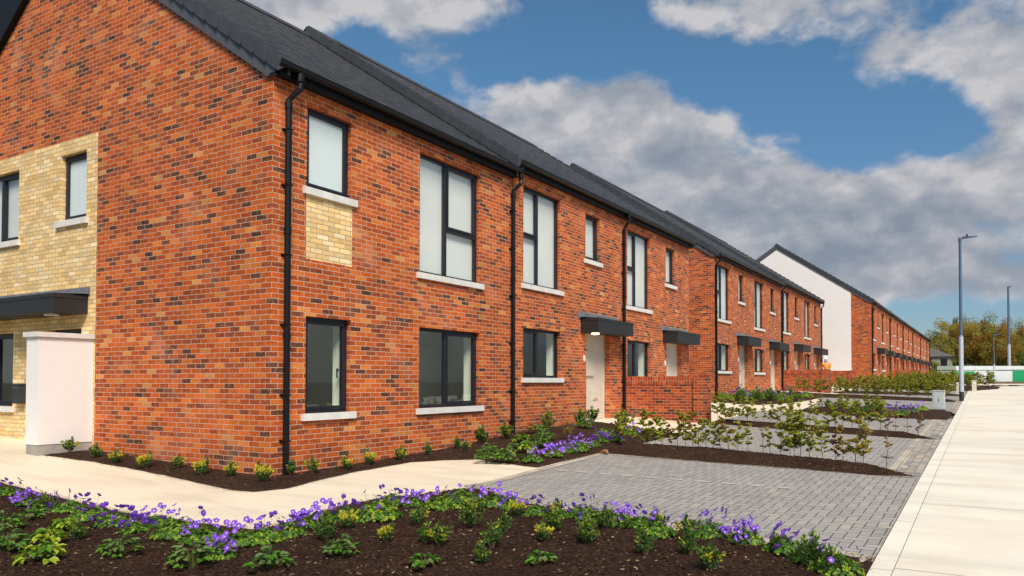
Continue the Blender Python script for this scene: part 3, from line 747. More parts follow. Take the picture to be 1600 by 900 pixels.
def eaves(parent, y0, y1, ext0=0, ext1=0):
    q = MB(); q.box(.105, .13, y0-ext0, y1+ext1, 5.62, 5.80)
    fa = q.build('fascia', M['fascia'], parent)
    q = MB(); q.box(-.01, .104, y0-ext0, y1+ext1, 5.625, 5.64); q.build('soffit', M['fascia'], parent)
    prof = []
    cx_, cz_, r = .205, 5.775, .068
    for i in range(11): a = math.pi+math.pi*i/10; prof.append((cx_+r*math.cos(a), cz_+r*1.0*math.sin(a)))
    prof += [(cx_+r, cz_+.022), (cx_+r-.012, cz_+.022), (cx_+r-.012, cz_)]
    for i in range(11): a = -math.pi*i/10; prof.append((cx_+(r-.012)*math.cos(a), cz_+(r-.012)*math.sin(a)))
    prof += [(cx_-r+.012, cz_+.022), (cx_-r, cz_+.022)]
    g = MB(); g.extrude_y(prof, y0-ext0-.02, y1+ext1+.0); g.build('gutter', M['gutter'], parent)
def downpipe(parent, y, zb, yg=None, r=.046):
    yg = y if yg is None else yg
    q = MB()
    q.tube([(.20, yg, 5.72), (.20, yg, 5.50), (.07, y, 5.33), (.07, y, zb)], r, 8)
    q.tube([(.20, yg, 5.72), (.20, yg, 5.60)], r*1.25, 8)
    for z in (5.30, 3.5, 2.0): q.tube([(.07, y, z-.0), (.07, y, z-.09)], r*1.22, 8)
    dp = q.build('downpipe', M['gutter'], parent, smooth=False)
    for z in (4.9, 4.1, 3.1, 2.1, 1.1, .45):
        q = MB(); q.box(.0, .112, y-.048, y+.048, z, z+.022); q.box(.0, .02, y-.062, y+.062, z-.004, z+.026)
        q.build('bracket', M['gutter'], dp)
def canopy(parent, y0, y1, z0, z1, p=.5, X=0, gable=False):
    def B3(m, a0, a1, b0, b1, c0, c1):     # a: out from the wall, b: along
        if gable: m.box(b0, b1, -a1, -a0, c0, c1)
        else: m.box(X+a0, X+a1, b0, b1, c0, c1)
    q = MB(); B3(q, 0, p, y0, y1, z0+.0, z1-.07); B3(q, 0, p+.008, y0-.008, y1+.008, z1-.068, z1)
    c = q.build('canopy', M['canopy'], parent)
    mod = c.modifiers.new('b', 'BEVEL'); mod.width = .004; mod.segments = 1
    # sloping lead flashing up the wall
    q = MB(); fy0, fy1 = y0-.13, y1+.06
    if gable:
        for (a, b) in ((.003, .012),): q.face([(fy0, -.012, z1+.002), (fy1, -.012, z1+.002), (fy1, -.012, z1+.15), (fy0, -.012, z1+.17)])
        q.face([(fy0, -.012, z1+.03), (fy1+.0, -.012, z1+.03), (fy1-.06, -p*.8, z1+.004), (fy0+.1, -p*.8, z1+.004)])
        q.face([(fy0, -.012, z1+.17), (fy1, -.012, z1+.15), (fy1, -.002, z1+.15), (fy0, -.002, z1+.17)]); q.face([(fy1, -.012, z1-.01), (fy1, -.002, z1-.01), (fy1, -.002, z1+.15), (fy1, -.012, z1+.15)])
    else:
        q.face([(X+.012, fy0, z1-.02), (X+.012, fy1, z1+.002), (X+.012, fy1, z1+.15), (X+.012, fy0, z1+.17)])
        q.face([(X+.012, fy0+.05, z1+.03), (X+.012, fy1, z1+.03), (X+p*.8, fy1-.06, z1+.004), (X+p*.8, fy0+.14, z1+.004)])
        q.face([(X+.002, fy0, z1-.02), (X+.012, fy0, z1-.02), (X+.012, fy0, z1+.17), (X+.002, fy0, z1+.17)])
        q.face([(X+.002, fy0, z1+.17), (X+.012, fy0, z1+.17), (X+.012, fy1, z1+.15), (X+.002, fy1, z1+.15)])
    q.build('flashing', M['lead'], c)
    return c
def door(parent, y0, y1, z0, z1, X=0, d=.16, detail=True):
    q = MB(); f = X-d
    q.box(f-.045, f, y0+.05, y1-.05, z0+.03, z1-.05)
    dr = q.build('door', M['door'], parent)
    q = MB()
    q.box(f-.06, f+.015, y0, y0+.05, z0, z1); q.box(f-.06, f+.015, y1-.05, y1, z0, z1); q.box(f-.06, f+.015, y0+.05, y1-.05, z1-.05, z1)
    q.build('door_frame', M['door'], dr)
    if detail:
        q = MB(); h = z1-z0
        q.box(f, f+.03, y0+.10, y0+.66, z0+h*.50, z0+h*.80); q.box(f+.03, f+.055, y0+.13, y0+.63, z0+h*.515, z0+h*.785)
        q.build('door_panel', M['door'], dr)
        q = MB(); q.box(f, f+.03, y0+.62, y0+.90, z0+h*.24, z0+h*.42); q.box(f+.03, f+.045, y0+.65, y0+.87, z0+h*.255, z0+h*.405)
        q.build('access_flap', M['door'], dr)
    q = MB(); q.box(X-d-.08, X+.03, y0-.0, y1, z0-.12, z0+.012); q.build('threshold', M['stone'], dr)
    return dr
def shell(parent, y0, y1, front_holes, zb=-.6, regions=(), left_open=True, gl=None, gr=None, uo=0.):
    """front + rear wall; returns region faces"""
    mb = MB()
    reg = grid_wall(mb, 'x', 0, y0, y1, zb, 5.66, front_holes, regions=regions)
    for h in front_holes: reveals(mb, 'x', 0, h)
    rw = MB(); rw.face([(-2*RD, y0, zb), (-2*RD, y0, 5.6), (-2*RD, y1, 5.6), (-2*RD, y1, zb)]); rw.build('rear_wall', M['brick'], parent)
    w = mb.build('wall', M['brick'], parent)
    return w, reg
def interior(parent, y0, y1, x1=-.405):
    q = MB()
    a, b = y0+.06, y1-.06; X2 = -1.7
    for z0, z1 in ((.12, 2.50), (2.75, 5.6)):
        q.face([(x1, a, z0), (X2, a, z0), (X2, b, z0), (x1, b, z0)], 1)
        q.face([(x1, a, z1), (x1, b, z1), (X2, b, z1), (X2, a, z1)])
        q.face([(X2, a, z0), (X2, a, z1), (X2, b, z1), (X2, b, z0)])
        q.face([(x1, a, z0), (x1, a, z1), (X2, a, z1), (X2, a, z0)]); q.face([(x1, b, z0), (X2, b, z0), (X2, b, z1), (x1, b, z1)])
    q.build('room', [M['dark'], M['floorin']], parent)
def gable_poly(mb, y, x0, x1, zlo, off=0.06):
    # brick above eaves line zlo between x0>x1 following the roof underside
    t = lambda xx: (rz_(xx) if xx >= -RD else rz_(-2*RD-xx))-.06
    xs = [x0, x1] if not (x1 < -RD < x0) else [x0, -RD, x1]
    mb.face([(x0, y, zlo)] + [(xx, y, t(xx)) for xx in xs] + [(x1, y, zlo)], uv=None)

# --- type B (mid terrace) prototype in local coordinates
def make_typeB(name):
    r = empty(name)
    H = [(.42, 2.03, 3.24, 5.41), (3.26, 4.05, 4.19, 5.36), (.42, 2.03, 1.19, 2.28), (3.3, 4.6, .10, 2.35)]
    shell(r, 0, 5.3, H)
    # returns around interior so no light leaks from the back of the cavity
    window(r, 'x', 0, H[0], ('L', .44, .50), backing='backing')
    window(r, 'x', 0, H[1], ('one', None, None), backing='backing')
    window(r, 'x', 0, H[2], ('L', .44, None), handle=True)
    door(r, *H[3])
    canopy(r, 3.0, 5.03, 2.32, 2.68)
    interior(r, 0, 5.3)
    q = MB(); q.tube([(0, 3.17, 1.66), (.03, 3.17, 1.66)], .0001, 6)
    q = MB(); pr = []
    for i in range(12): a = 2*math.pi*i/12; pr.append((3.17+.035*math.cos(a), 1.68+.085*math.sin(a)))
    q.face([(.028, *p) for p in pr])
    for i in range(12): a, b = pr[i], pr[(i+1) % 12]; q.face([(.002, *a), (.002, *b), (.028, *b), (.028, *a)])
    q.build('doorbell', M['plastic'], r)
    roof(r, 0, 5.3); eaves(r, 0, 5.3)
    return r
def cavity(parent, y0, y1, z0=-.6): pass

# --- house 1 (end of terrace, gable with cream brick porch side)
h1 = empty('end_terrace_house')
q = MB()
zb_ = lambda s_: 8.84-.73*(s_-6.2)
for yy in (-.10, -.06): q.face([(-6.2, yy, zb_(6.2)), (-6.2, yy, rz_(-6.2)+.02), (-RD, yy, rz_(-RD)+.04), (-12.9, yy, rz_(-RD)-(12.9-RD)*SL), (-12.9, yy, zb_(12.9))])
q.face([(-6.2, -.10, zb_(6.2)), (-12.9, -.10, zb_(12.9)), (-12.9, -.0, zb_(12.9)), (-6.2, -.0, zb_(6.2))])
q.build('rear_verge_board', M['fascia'], h1)
tag(h1, 'large red-brick end house with cream brick panels and gable, nearest the camera', 'house', 'red-brick terraced houses')
H1 = [(.60, 1.48, 4.18, 5.41), (3.08, 4.86, 3.24, 5.41), (.60, 1.48, .83, 2.27), (3.08, 4.86, .83, 2.27)]
w, reg = shell(h1, 0, 5.975, H1, regions=[(.60-.01, 1.49, 3.12, 4.08)])
q = MB()
for f in reg: q.face(f)
q.build('cream_brick_panel', M['cream'], h1)['label'] = 'small cream brick panel under the upper corner window'
window(h1, 'x', 0, H1[0], ('one', None, None), backing='frost')
window(h1, 'x', 0, H1[1], ('R', .46, .42), backing='backing')
window(h1, 'x', 0, H1[2], ('one', None, None), handle=True)
window(h1, 'x', 0, H1[3], ('R', .46, None))
interior(h1, .3, 5.975)
# gable wall at y=0
GH = [(-5.60, -4.76, 4.13, 5.31), (-8.7, -7.05, 3.95, 5.28), (-8.8, -7.17, .84, 2.22), (-5.95, -4.86, .2, 2.23)]
g = MB(); gc = MB()
reg = grid_wall(g, 'y', 0, -12.6, 0, -.6, 5.66, GH, regions=[(-11.2, -4.42, -.6, 5.56)])
gable_poly(g, 0, 0, -12.6, 5.66)
for f in reg: gc.face(f)
g.build('gable_wall', M['brick'], h1)
for h in GH: reveals(gc, 'y', 0, h, sgn=1)
gc.build('cream_brick_wall', M['cream'], h1)['label'] = 'cream brick part of the gable wall around the side entrance'
window(h1, 'y', 0, GH[0], ('one', None, None), sgn=1, backing='frost')
window(h1, 'y', 0, GH[1], ('R', .5, None), sgn=1, backing='backing')
window(h1, 'y', 0, GH[2], ('R', .5, None), sgn=1)
q = MB(); q.box(-5.9, -4.91, .14, .19, .23, 2.18); dd = q.build('door', M['frame'], h1)
q = MB(); q.box(-5.95, -4.86, .12, .2, 2.18, 2.23); q.box(-5.95, -5.9, .12, .2, .2, 2.18); q.box(-4.91, -4.86, .12, .2, .2, 2.18); q.build('door_frame', M['frame'], dd)
q = MB(); q.face([(-9.2, .345, 0), (-4.5, .345, 0), (-4.5, 4.5, 0.1), (-9.2, 4.5, .1)]); q.face([(-9.2, 4.5, 0), (-4.5, 4.5, 0), (-4.5, 4.5, 5.5), (-9.2, 4.5, 5.5)])
q.face([(-9.2, .3, 0), (-9.2, 4.5, 0), (-9.2, 4.5, 5.5), (-9.2, .3, 5.5)]); q.face([(-9.2, .3, 2.6), (-4.6, .3, 2.6), (-4.6, 4.5, 2.6), (-9.2, 4.5, 2.6)])
q.build('room', M['dark'], h1)
c = canopy(h1, -9.2, -4.66, 2.46, 2.77, .53, gable=True)
q = MB(); q.lathe((-5.25, -.28, 2.425), [(.09, 0), (.11, .01), (.11, .035)], 20); q.build('canopy_lamp', M['plastic'], c)
roof(h1, -.02, 5.975); eaves(h1, -.0, 5.975, .06, .0); verge(h1, 0, -1)
downpipe(h1, .21, -.02, .30); downpipe(h1, 5.93, .15, 6.02)
q = MB(); q.box(-2*RD, 0, 5.96, 5.974, -.6, 5.6); 
mbx = empty('mailbox', (-6.78, 0, .9)); tag(mbx, 'black metal post box on the cream brick wall beside the side entrance', 'mailbox')
q = MB(); q.box(-.135, .135, -.12, -.004, 0, .34); b_ = q.build('box', M['blackpaint'], mbx); mo_ = b_.modifiers.new('b', 'BEVEL'); mo_.width = .01; mo_.segments = 2
q = MB(); q.box(-.145, .145, -.135, -.004, .342, .365); q.build('lid', M['blackpaint'], mbx)
q = MB(); q.box(-.10, .10, -.128, -.121, .28, .30); q.build('slot_flap', M['steel'], mbx)
q = MB(); q.tube([(0, -.119, .06), (0, -.127, .06)], .014, 10); q.build('lock', M['steel'], mbx)

# --- copies of type B
PB = make_typeB('terraced_house'); snap(PB)
def endL(parent, foot=-.6, render=False):     # gable at local y=0
    g = MB()
    if not render:
        g.face([(0, 0, foot), (-2*RD, 0, foot), (-2*RD, 0, 5.66), (0, 0, 5.66)]); gable_poly(g, 0, 0, -12.6, 5.66)
        g.build('gable_wall', M['brick'], parent)
    else:
        g.face([(0, 0, foot), (-1.28, 0, foot), (-1.28, 0, 5.66), (0, 0, 5.66)]); gable_poly(g, 0, 0, -1.28, 5.66)
        g.build('gable_wall', M['brick'], parent)
        q = MB(); q.face([(-1.28, -.02, foot), (-2*RD, -.02, foot), (-2*RD, -.02, 5.66), (-1.28, -.02, 5.66)]); gable_poly(q, -.02, -1.28, -12.6, 5.66)
        q.face([(-1.28, -.02, foot), (-1.28, -.02, rz_(-1.28)-.06), (-1.28, 0, rz_(-1.28)-.06), (-1.28, 0, foot)])
        q.build('rendered_gable', M['render'], parent)['label'] = 'white rendered part of the gable wall'
    verge(parent, 0, -1)
def endR(parent, y=5.3, foot=-.6):
    g = MB(); g.face([(0, y, foot), (0, y, 5.66), (-2*RD, y, 5.66), (-2*RD, y, foot)]); gable_poly(g, y, 0, -12.6, 5.66)
    g.build('gable_wall', M['brick'], parent); verge(parent, y, 1)
def place(o, x, y, z, label):
    o.location = (x, y, z); tag(o, label, 'house', 'red-brick terraced houses'); return o
def pipe_on(parent, y, foot, yg=None): downpipe(parent, y, foot, yg)
hs = []
def newB():
    if not hs: hs.append(PB); return PB
    o = copy_tree(PB); o.name = 'terraced_house'; hs.append(o); return o
b2 = place(newB(), 0, 6.0, .2, 'red-brick terraced house adjoining the large end house, lit lamp under its canopy')
verge(b2, 0, -1)
g = MB(); g.face([(0, -.01, 5.3), (-2*RD, -.01, 5.3), (-2*RD, -.01, 5.66), (0, -.01, 5.66)]); gable_poly(g, -.01, 0, -12.6, 5.66); g.build('gable_wall', M['brick'], b2)
q = MB(); q.lathe((.25, 3.32, 2.285), [(.08, 0), (.10, .008), (.10, .034)], 20); q.build('canopy_lamp', M['lit'], b2)
pipe_on(b2, 5.38, .22)
b3 = place(newB(), 0, 11.3, .2, 'third red-brick house from the left, brick garden wall before its ground-floor window')
endR(b3, 5.3)
names2 = ['near end house of the second red-brick terrace, behind the first gap', 'second house from the left in the middle red-brick terrace', 'third house from the left in the middle red-brick terrace', 'far end house of the middle red-brick terrace, white gable showing beyond']
for k in range(4):
    o = place(newB(), -.42, 20.5+5.3*k, .55 if k < 2 else .68, names2[k])
    if k == 0: endL(o); pipe_on(o, .08, .0, .22)
    if k == 2:
        verge(o, 0, -1); g = MB(); g.face([(0, -.01, 5.3), (-2*RD, -.01, 5.3), (-2*RD, -.01, 5.66), (0, -.01, 5.66)]); gable_poly(g, -.01, 0, -12.6, 5.66); g.build('gable_wall', M['brick'], o)
        pipe_on(o, .08, .0, .22)
    if k == 3: endR(o); pipe_on(o, 5.2, .0)
for k in range(11):
    lab = 'red-brick house with white rendered gable, first of the far terrace' if k == 0 else ('last red-brick house at the far right end of the far terrace' if k == 10 else ordw(k)+' red-brick house of the far terrace counted from its white gable')
    o = place(newB(), 2.1, 45.7+5.3*k, 1.0+.035*(k//2), lab)
    if k == 0: endL(o, render=True); pipe_on(o, .08, .0, .22)
    elif k % 2 == 0: verge(o, 0, -1); pipe_on(o, .0, .0)
    if k == 10: endR(o); pipe_on(o, 5.2, 0)

# --- rendered screen wall by the side entrance
sw = empty('screen_wall', (-4.66, -.42, 0)); tag(sw, 'white rendered screen wall with stone cap beside the side entrance', 'wall')
def lb(q, x0, x1, y0, y1, z0, z1): q.box(x0+4.66, x1+4.66, y0+.42, y1+.42, z0, z1)
q = MB(); lb(q, -4.83, -4.46, -.83, -.004, .29, 2.02); o = q.build('wall', M['render'], sw); mo_ = o.modifiers.new('b', 'BEVEL'); mo_.width = .008; mo_.segments = 2
q = MB(); lb(q, -4.82, -4.47, -.822, -.004, -.2, .288); q.build('plinth', M['plinth'], sw)
q = MB(); lb(q, -4.87, -4.42, -.87, -.004, 2.022, 2.10); o = q.build('cap', M['stone'], sw); mo_ = o.modifiers.new('b', 'BEVEL'); mo_.width = .02; mo_.segments = 2
# --- brick garden walls
def garden_wall(x0, x1, y, zb, zt, label, pierw=.33):
    r = empty('garden_wall', ((x0+x1)/2, y, zb)); tag(r, label, 'wall', 'brick garden walls')
    cx_ = (x0+x1)/2
    q = MB(); a, b = x0-cx_, x1-cx_
    q.box(a, b-pierw, -.1075, .1075, -.3, zt-zb-.225); q.build('wall', M['gbrick'], r)
    q = MB(); q.box(a, b-pierw, -.115, .115, zt-zb-.224, zt-zb); q.build('coping', M['soldier'], r)
    q = MB(); q.box(b-pierw, b, -.18, .28, -.3, zt-zb+.005); q.build('pier', M['gbrick'], r)
    return r
garden_wall(.002, 2.42, 11.5, .2, 1.45, 'nearest brick garden wall with pier, between the two canopied doors')
garden_wall(-.418, 1.95, 31.45, .74, 1.93, 'long brick garden wall in front of the middle terrace, person behind it', .40)
garden_wall(-.2, 1.62, 41.95, .9, 2.02, 'small brick garden wall just beyond the person in orange', .40)
garden_wall(2.102, 4.35, 56.4, 1.0, 2.25, 'long brick garden wall in front of the far terrace', .45)
for k in range(3): garden_wall(2.102, 4.9+.55*k, 67+10.6*k, 1.0, 2.15, ['nearer', 'middle', 'farthest'][k]+' of the three low brick walls near the far terrace end', .45)
print('houses', len(bpy.data.objects))
# ------------------------------------------------------------------ plants
rnd = random.Random(11)
def leaf(mb, p, d, up, L, w, mi, fold=.25, pts=6):
    d = d.normalized(); s = d.cross(up)
    if s.length < 1e-4: s = d.orthogonal()
    s.normalize(); n = s.cross(d).normalized()
    c1 = p+d*L*.35; c2 = p+d*L*.72; t = p+d*L-n*L*.12; f = n*w*fold
    a1, b1 = c1+s*w*.5+f, c1-s*w*.5+f; a2, b2 = c2+s*w*.36+f*.7, c2-s*w*.36+f*.7
    i = len(mb.v); mb.v += [tuple(v) for v in (p, a1, a2, t, b2, b1)]
    mb.f += [(i, i+1, i+2, i+3), (i, i+3, i+4, i+5)]; mb.m += [mi, mi]; mb.uv += [(0, 0)]*8
def lobed(mb, c, n, r, mi, lobes=5, depth=.35, a0=0):
    n = n.normalized(); u = n.orthogonal().normalized(); w = n.cross(u); i = len(mb.v); N_ = lobes*2
    mb.v.append(tuple(c-n*r*.15))
    for k in range(N_+1):
        a = a0+.35+(2*math.pi-.7)*k/N_; rr = r*(1 if k % 2 else 1-depth)*rnd.uniform(.88, 1.1)
        mb.v.append(tuple(c+(u*math.cos(a)+w*math.sin(a))*rr+n*rnd.uniform(-.12, .10)*r))
    for k in range(N_): mb.f.append((i, i+1+k, i+2+k)); mb.m.append(mi); mb.uv += [(0, 0)]*3
def vr(z0=-1, z1=1):
    z = rnd.uniform(z0, z1); a = rnd.uniform(0, 2*math.pi); s = math.sqrt(max(0, 1-z*z)); return Vector((math.cos(a)*s, math.sin(a)*s, z))
def flower_mesh(r=.027):
    mb = MB()
    for k in range(5):
        a = 2*math.pi*k/5; d = Vector((math.cos(a), math.sin(a), .32)); s = Vector((-math.sin(a), math.cos(a), 0))
        i = len(mb.v); p0 = Vector((0, 0, 0)); m1 = d*r*.6; t = d*r
        mb.v += [tuple(v) for v in (p0, m1+s*r*.5, t+s*r*.40-Vector((0, 0, r*.05)), t*1.05, t-s*r*.40-Vector((0, 0, r*.05)), m1-s*r*.5)]
        mb.f.append((i, i+1, i+2, i+3, i+4, i+5)); mb.m.append(0); mb.uv += [(0, 0)]*6
    i = len(mb.v)
    for k in range(6): a = 2*math.pi*k/6; mb.v.append((math.cos(a)*r*.26, math.sin(a)*r*.26, r*.13))
    mb.f.append(tuple(range(i, i+6))); mb.m.append(1); mb.uv += [(0, 0)]*6
    return mb
def make_geranium(seed, nleaf, rad, h, nfl, bright=False):
    rnd.seed(seed); root = empty('geranium_clump')
    mb = MB(); sx, sy = rnd.uniform(.8, 1.25), rnd.uniform(.8, 1.2)
    for k in range(nleaf):
        a = rnd.uniform(0, 6.28); q = rnd.random()**.55
        x, y = math.cos(a)*q*rad*sx, math.sin(a)*q*rad*sy
        top = h*(1-q*q*.75)*(.8+.35*noise.noise(Vector((x*14, y*14, seed))))
        z = top*rnd.uniform(.5, 1.02)
        n = Vector((x*1.3/rad, y*1.3/rad, 1.15))+vr()*.45
        mi = 0 if rnd.random() < .5 else (1 if rnd.random() < .68 else 2)
        if bright and rnd.random() < .2: mi = 2
        lobed(mb, Vector((x, y, z)), n, rnd.uniform(.012, .023), mi, a0=rnd.uniform(0, 6))
        if k % 9 == 0: mb.tube([(x*.4, y*.4, 0), (x*.8, y*.8, z*.6), (x, y, z-.004)], .0018, 3, 3, False)
    mb.build('foliage', [M['gleaf'], M['dleaf'], M['lleaf'], M['gstem']], root)
    fm = None
    for k in range(nfl):
        a = rnd.uniform(0, 6.28); q = rnd.random()**.5; x, y = math.cos(a)*q*rad*sx*1.15, math.sin(a)*q*rad*sy*1.15
        z = h*(.98-q*q*.75)+abs(rnd.gauss(0, .05))+.01
        if fm is None:
            f = flower_mesh().build('flower', [M['petal'], M['eye']], root); fm = f.data
        else:
            f = bpy.data.objects.new('flower', fm); COL.objects.link(f); f.parent = root
        s = rnd.uniform(.75, 1.15); f.location = (x, y, z); f.scale = (s, s, s)
        tilt = Vector((.55, -.6, .75))+vr()*.6; f.rotation_euler = tilt.to_track_quat('Z', 'Y').to_euler()
    st = MB()
    for f in [c for c in root.children if c.name.startswith('flower')]:
        x, y, z = f.location; st.tube([(x*.1, y*.1, h*.2), (x*.95, y*.95, z*.8), (x, y, z)], .0014, 3, 0, False)
    if nfl: st.build('flower_stems', M['gstem'], root)
    return root
def make_euonymus(seed, n, rad, h, yel):
    rnd.seed(seed); root = empty('euonymus_shrub'); mb = MB(); lf = MB()
    ns = rnd.randint(9, 14)
    for s in range(ns):
        a = rnd.uniform(0, 6.28); q = rnd.random()**.7; tip = Vector((math.cos(a)*rad*q, math.sin(a)*rad*q, h*(1-.45*q*q)*rnd.uniform(.75, 1.1)))
        mid = tip*.5+Vector((tip.x*.15, tip.y*.15, 0)); mb.tube([(0, 0, -.02), tuple(mid), tuple(tip)], [.004, .003, .0015], 4, 0, False)
        yy = rnd.random() < yel
        for k in range(n//ns):
            t = rnd.uniform(.22, 1.03); p = (mid*(t*2) if t < .5 else mid.lerp(tip, (t-.5)*2)) if t < 1 else tip
            dd = (Vector((tip.x, tip.y, h*.8)).normalized()*.55+vr(-.3, 1)); 
            mi = (2 if (yy and t > .62 and rnd.random() < .8) else (3 if t > .75 and rnd.random() < .35 else (0 if rnd.random() < .6 else 1)))
            leaf(lf, p, dd, vr(), rnd.uniform(.034, .058), rnd.uniform(.014, .022), mi)
    mb.build('stems', M['stem'], root); lf.build('foliage', [M['dleaf'], M['mleaf'], M['yleaf'], M['lleaf']], root)
    return root
def make_broad(seed, n, rad, h, lime):
    rnd.seed(seed); root = empty('broadleaf_plant'); st = MB(); lf = MB()
    for k in range(n):
        a = rnd.uniform(0, 6.28); q = rnd.random()**.6; tip = Vector((math.cos(a)*rad*q, math.sin(a)*rad*q, h*(1-.6*q*q)*rnd.uniform(.6, 1.05)))
        st.tube([(0, 0, -.02), (tip.x*.5, tip.y*.5, tip.z*.7), tuple(tip)], .0025, 3, 0, False)
        nn = Vector((math.cos(a)*.7, math.sin(a)*.7, 1))+vr()*.3
        mi = (0 if rnd.random() < .6 else 1) if not lime else (2 if rnd.random() < .65 else 1)
        r = rnd.uniform(.035, .062)
        dd = Vector((math.cos(a), math.sin(a), rnd.uniform(-.35, .25)))
        for an in (-.85, 0, .85):
            ca, sa = math.cos(an), math.sin(an); d2 = Vector((dd.x*ca-dd.y*sa, dd.x*sa+dd.y*ca, dd.z-.15*abs(an)))
            leaf(lf, tip, d2, nn, r*(1.7 if an == 0 else 1.25), r*.95, mi, .22)
    st.build('stems', M['gstem'], root); lf.build('foliage', [M['mleaf'], M['gleaf'], M['lleaf']], root, smooth=False)
    return root
def make_whip(seed, h, dens, spread, kind):
    rnd.seed(seed); root = empty('hedge_plant'); st = MB(); lf = MB()
    mats = {'g': [0, 1, 2, 1, 1], 'o': [1, 1, 2, 2, 3, 0], 'r': [3, 2, 3, 1, 4], 'b': [4, 3, 4]}[kind]
    segs = [Vector((0, 0, -.03))]; p = Vector((0, 0, 0)); 
    for k in range(6):
        p = p+Vector((rnd.uniform(-.018, .018), rnd.uniform(-.018, .018), h/6)); segs.append(p.copy())
    st.tube([tuple(s) for s in segs], [.0055, .005, .0045, .004, .003, .0022, .0012], 5, 0, False)
    nb = int(6+dens*15)
    for b in range(nb):
        t = rnd.uniform(.10, .98); k = .55+t*5.4; i = min(5, int(k)); base = segs[i].lerp(segs[min(6, i+1)], k-int(k))
        a = rnd.uniform(0, 6.28); L = spread*rnd.uniform(.5, 1.1)*(1.15-t*.6); tip = base+Vector((math.cos(a)*L, math.sin(a)*L, L*rnd.uniform(.0, .7)))
        st.tube([tuple(base), tuple(tip)], [.0024, .001], 4, 0, False)
        nl = int(7+dens*27)
        for q in range(nl):
            c = base.lerp(tip, rnd.uniform(.25, 1.05)); leaf(lf, c, vr(-.4, .7), vr(), rnd.uniform(.028, .048), rnd.uniform(.019, .031), rnd.choice(mats), .15)
    for q in range(int(8*dens)+2): leaf(lf, segs[-1]+vr()*.015, vr(0, 1), vr(), .045, .028, rnd.choice(mats))
    st.build('stems', M['stem'], root); lf.build('foliage', [M['gleaf'], M['oleaf'], M['wleaf'], M['rleaf'], M['bleaf']], root)
    return root
def make_twig(seed):
    rnd.seed(seed); root = empty('twiggy_plant'); st = MB(); lf = MB()
    for k in range(26):
        a = rnd.uniform(0, 6.28); q = rnd.random()*.5; t = Vector((math.cos(a)*q*.32, math.sin(a)*q*.32, rnd.uniform(.22, .42)))
        st.tube([(0, 0, -.02), (t.x*.4, t.y*.4, t.z*.5), tuple(t)], [.003, .002, .001], 3, 0, False)
        for j in range(9): leaf(lf, t*rnd.uniform(.4, 1), Vector((t.x, t.y, .4))+vr()*.3, vr(), .04, .009, rnd.choice([0, 0, 1, 2]))
    st.build('stems', M['stem'], root); lf.build('foliage', [M['bleaf'], M['rleaf'], M['oleaf']], root)
    return root
GERV = [make_geranium(s, n, r, h, f, b) for s, n, r, h, f, b in [(1, 560, .19, .16, 17, 0), (2, 500, .18, .17, 24, 0), (3, 640, .21, .16, 11, 1), (4, 460, .18, .15, 30, 0), (5, 760, .23, .20, 4, 1), (6, 400, .16, .14, 15, 0)]]
EUOV = [make_euonymus(s, n, r, h, y) for s, n, r, h, y in [(21, 300, .13, .24, .35), (22, 340, .14, .27, .75), (23, 260, .11, .21, .2), (24, 320, .14, .23, .55), (25, 380, .15, .25, .0)]]
BROV = [make_broad(s, n, r, h, l) for s, n, r, h, l in [(31, 30, .13, .17, 0), (32, 24, .12, .13, 1), (33, 14, .09, .12, 0)]]
WHIV = [make_whip(s, h, d, sp, k) for s, h, d, sp, k in [(41, .54, .75, .13, 'g'), (42, .66, 1.2, .18, 'o'), (43, .48, .45, .10, 'o'), (44, .60, 1.0, .16, 'r'), (45, .44, .12, .07, 'b'), (46, .68, 1.3, .20, 'g'), (47, .52, .85, .14, 'o'), (48, .44, .5, .10, 'b')]]
TWIV = [make_twig(51)]
protos = GERV+EUOV+BROV+WHIV+TWIV
for p in protos: snap(p)
used = set()
def put(proto, loc, rz, s, label, cat, group, name=None):
    if proto.name in used or proto not in protos: o = copy_tree(proto)
    elif proto.name not in used: used.add(proto.name); o = proto
    o.location = loc; o.rotation_euler = (0, 0, rz); o.scale = (s, s, s)
    tag(o, label, cat, group); return o
rnd.seed(99)
GER = [(-1.15, -2.65), (-0.42, -2.78), (0.09, -2.83), (0.31, -2.73), (0.96, -2.85), (1.52, -2.91), (1.97, -2.99), (1.94, -2.76), (2.55, -2.93), (2.94, -2.95), (3.51, -3.23), (3.32, -2.86), (3.39, -2.73), (3.37, -2.48), (3.26, -2.19), (3.23, -1.96), (3.34, -1.78), (3.58, -1.6), (3.2, -0.98), (3.47, -0.93), (3.81, -0.96), (3.91, -0.72), (3.99, -0.49), (4.25, -0.56), (4.5, -0.64), (4.87, -0.78), (5.15, -0.82), (5.34, -0.66), (5.68, -0.85), (5.84, -0.77), (6.06, -0.85), (6.29, -1.07), (6.69, -0.85), (7.04, -0.96), (7.4, -1.15), (7.63, -1.37), (7.83, -1.46)]
EUO = [(3.87, -2.47), (3.66, -2.06), (4.37, -2.28), (4.18, -1.69), (4.7, -2.19), (4.87, -2.2), (4.67, -1.51), (4.27, -0.93), (5.28, -2.05), (5.48, -2.46), (5.06, -1.55), (4.77, -0.97), (5.55, -1.71), (5.39, -1.28), (5.13, -0.79), (5.77, -1.04), (5.89, -1.61), (6.47, -1.69), (6.27, -0.97), (6.79, -1.58), (6.63, -1.18), (7.05, -1.92), (7.35, -1.26), (7.68, -1.5), (0.16, -2.87), (7.84, -1.6), (1.83, -3.41), (6.16, -0.76)]
BRO = [(0.83, -3.53), (1.77, -3.92), (1.35, -3.29), (1.85, -3.65), (2.38, -3.95), (2.79, -3.58), (3.6, -3.51), (4.22, -3.33), (4.35, -2.77), (0.52, -3.19), (5.9, -2.32), (5.19, -2.77)]
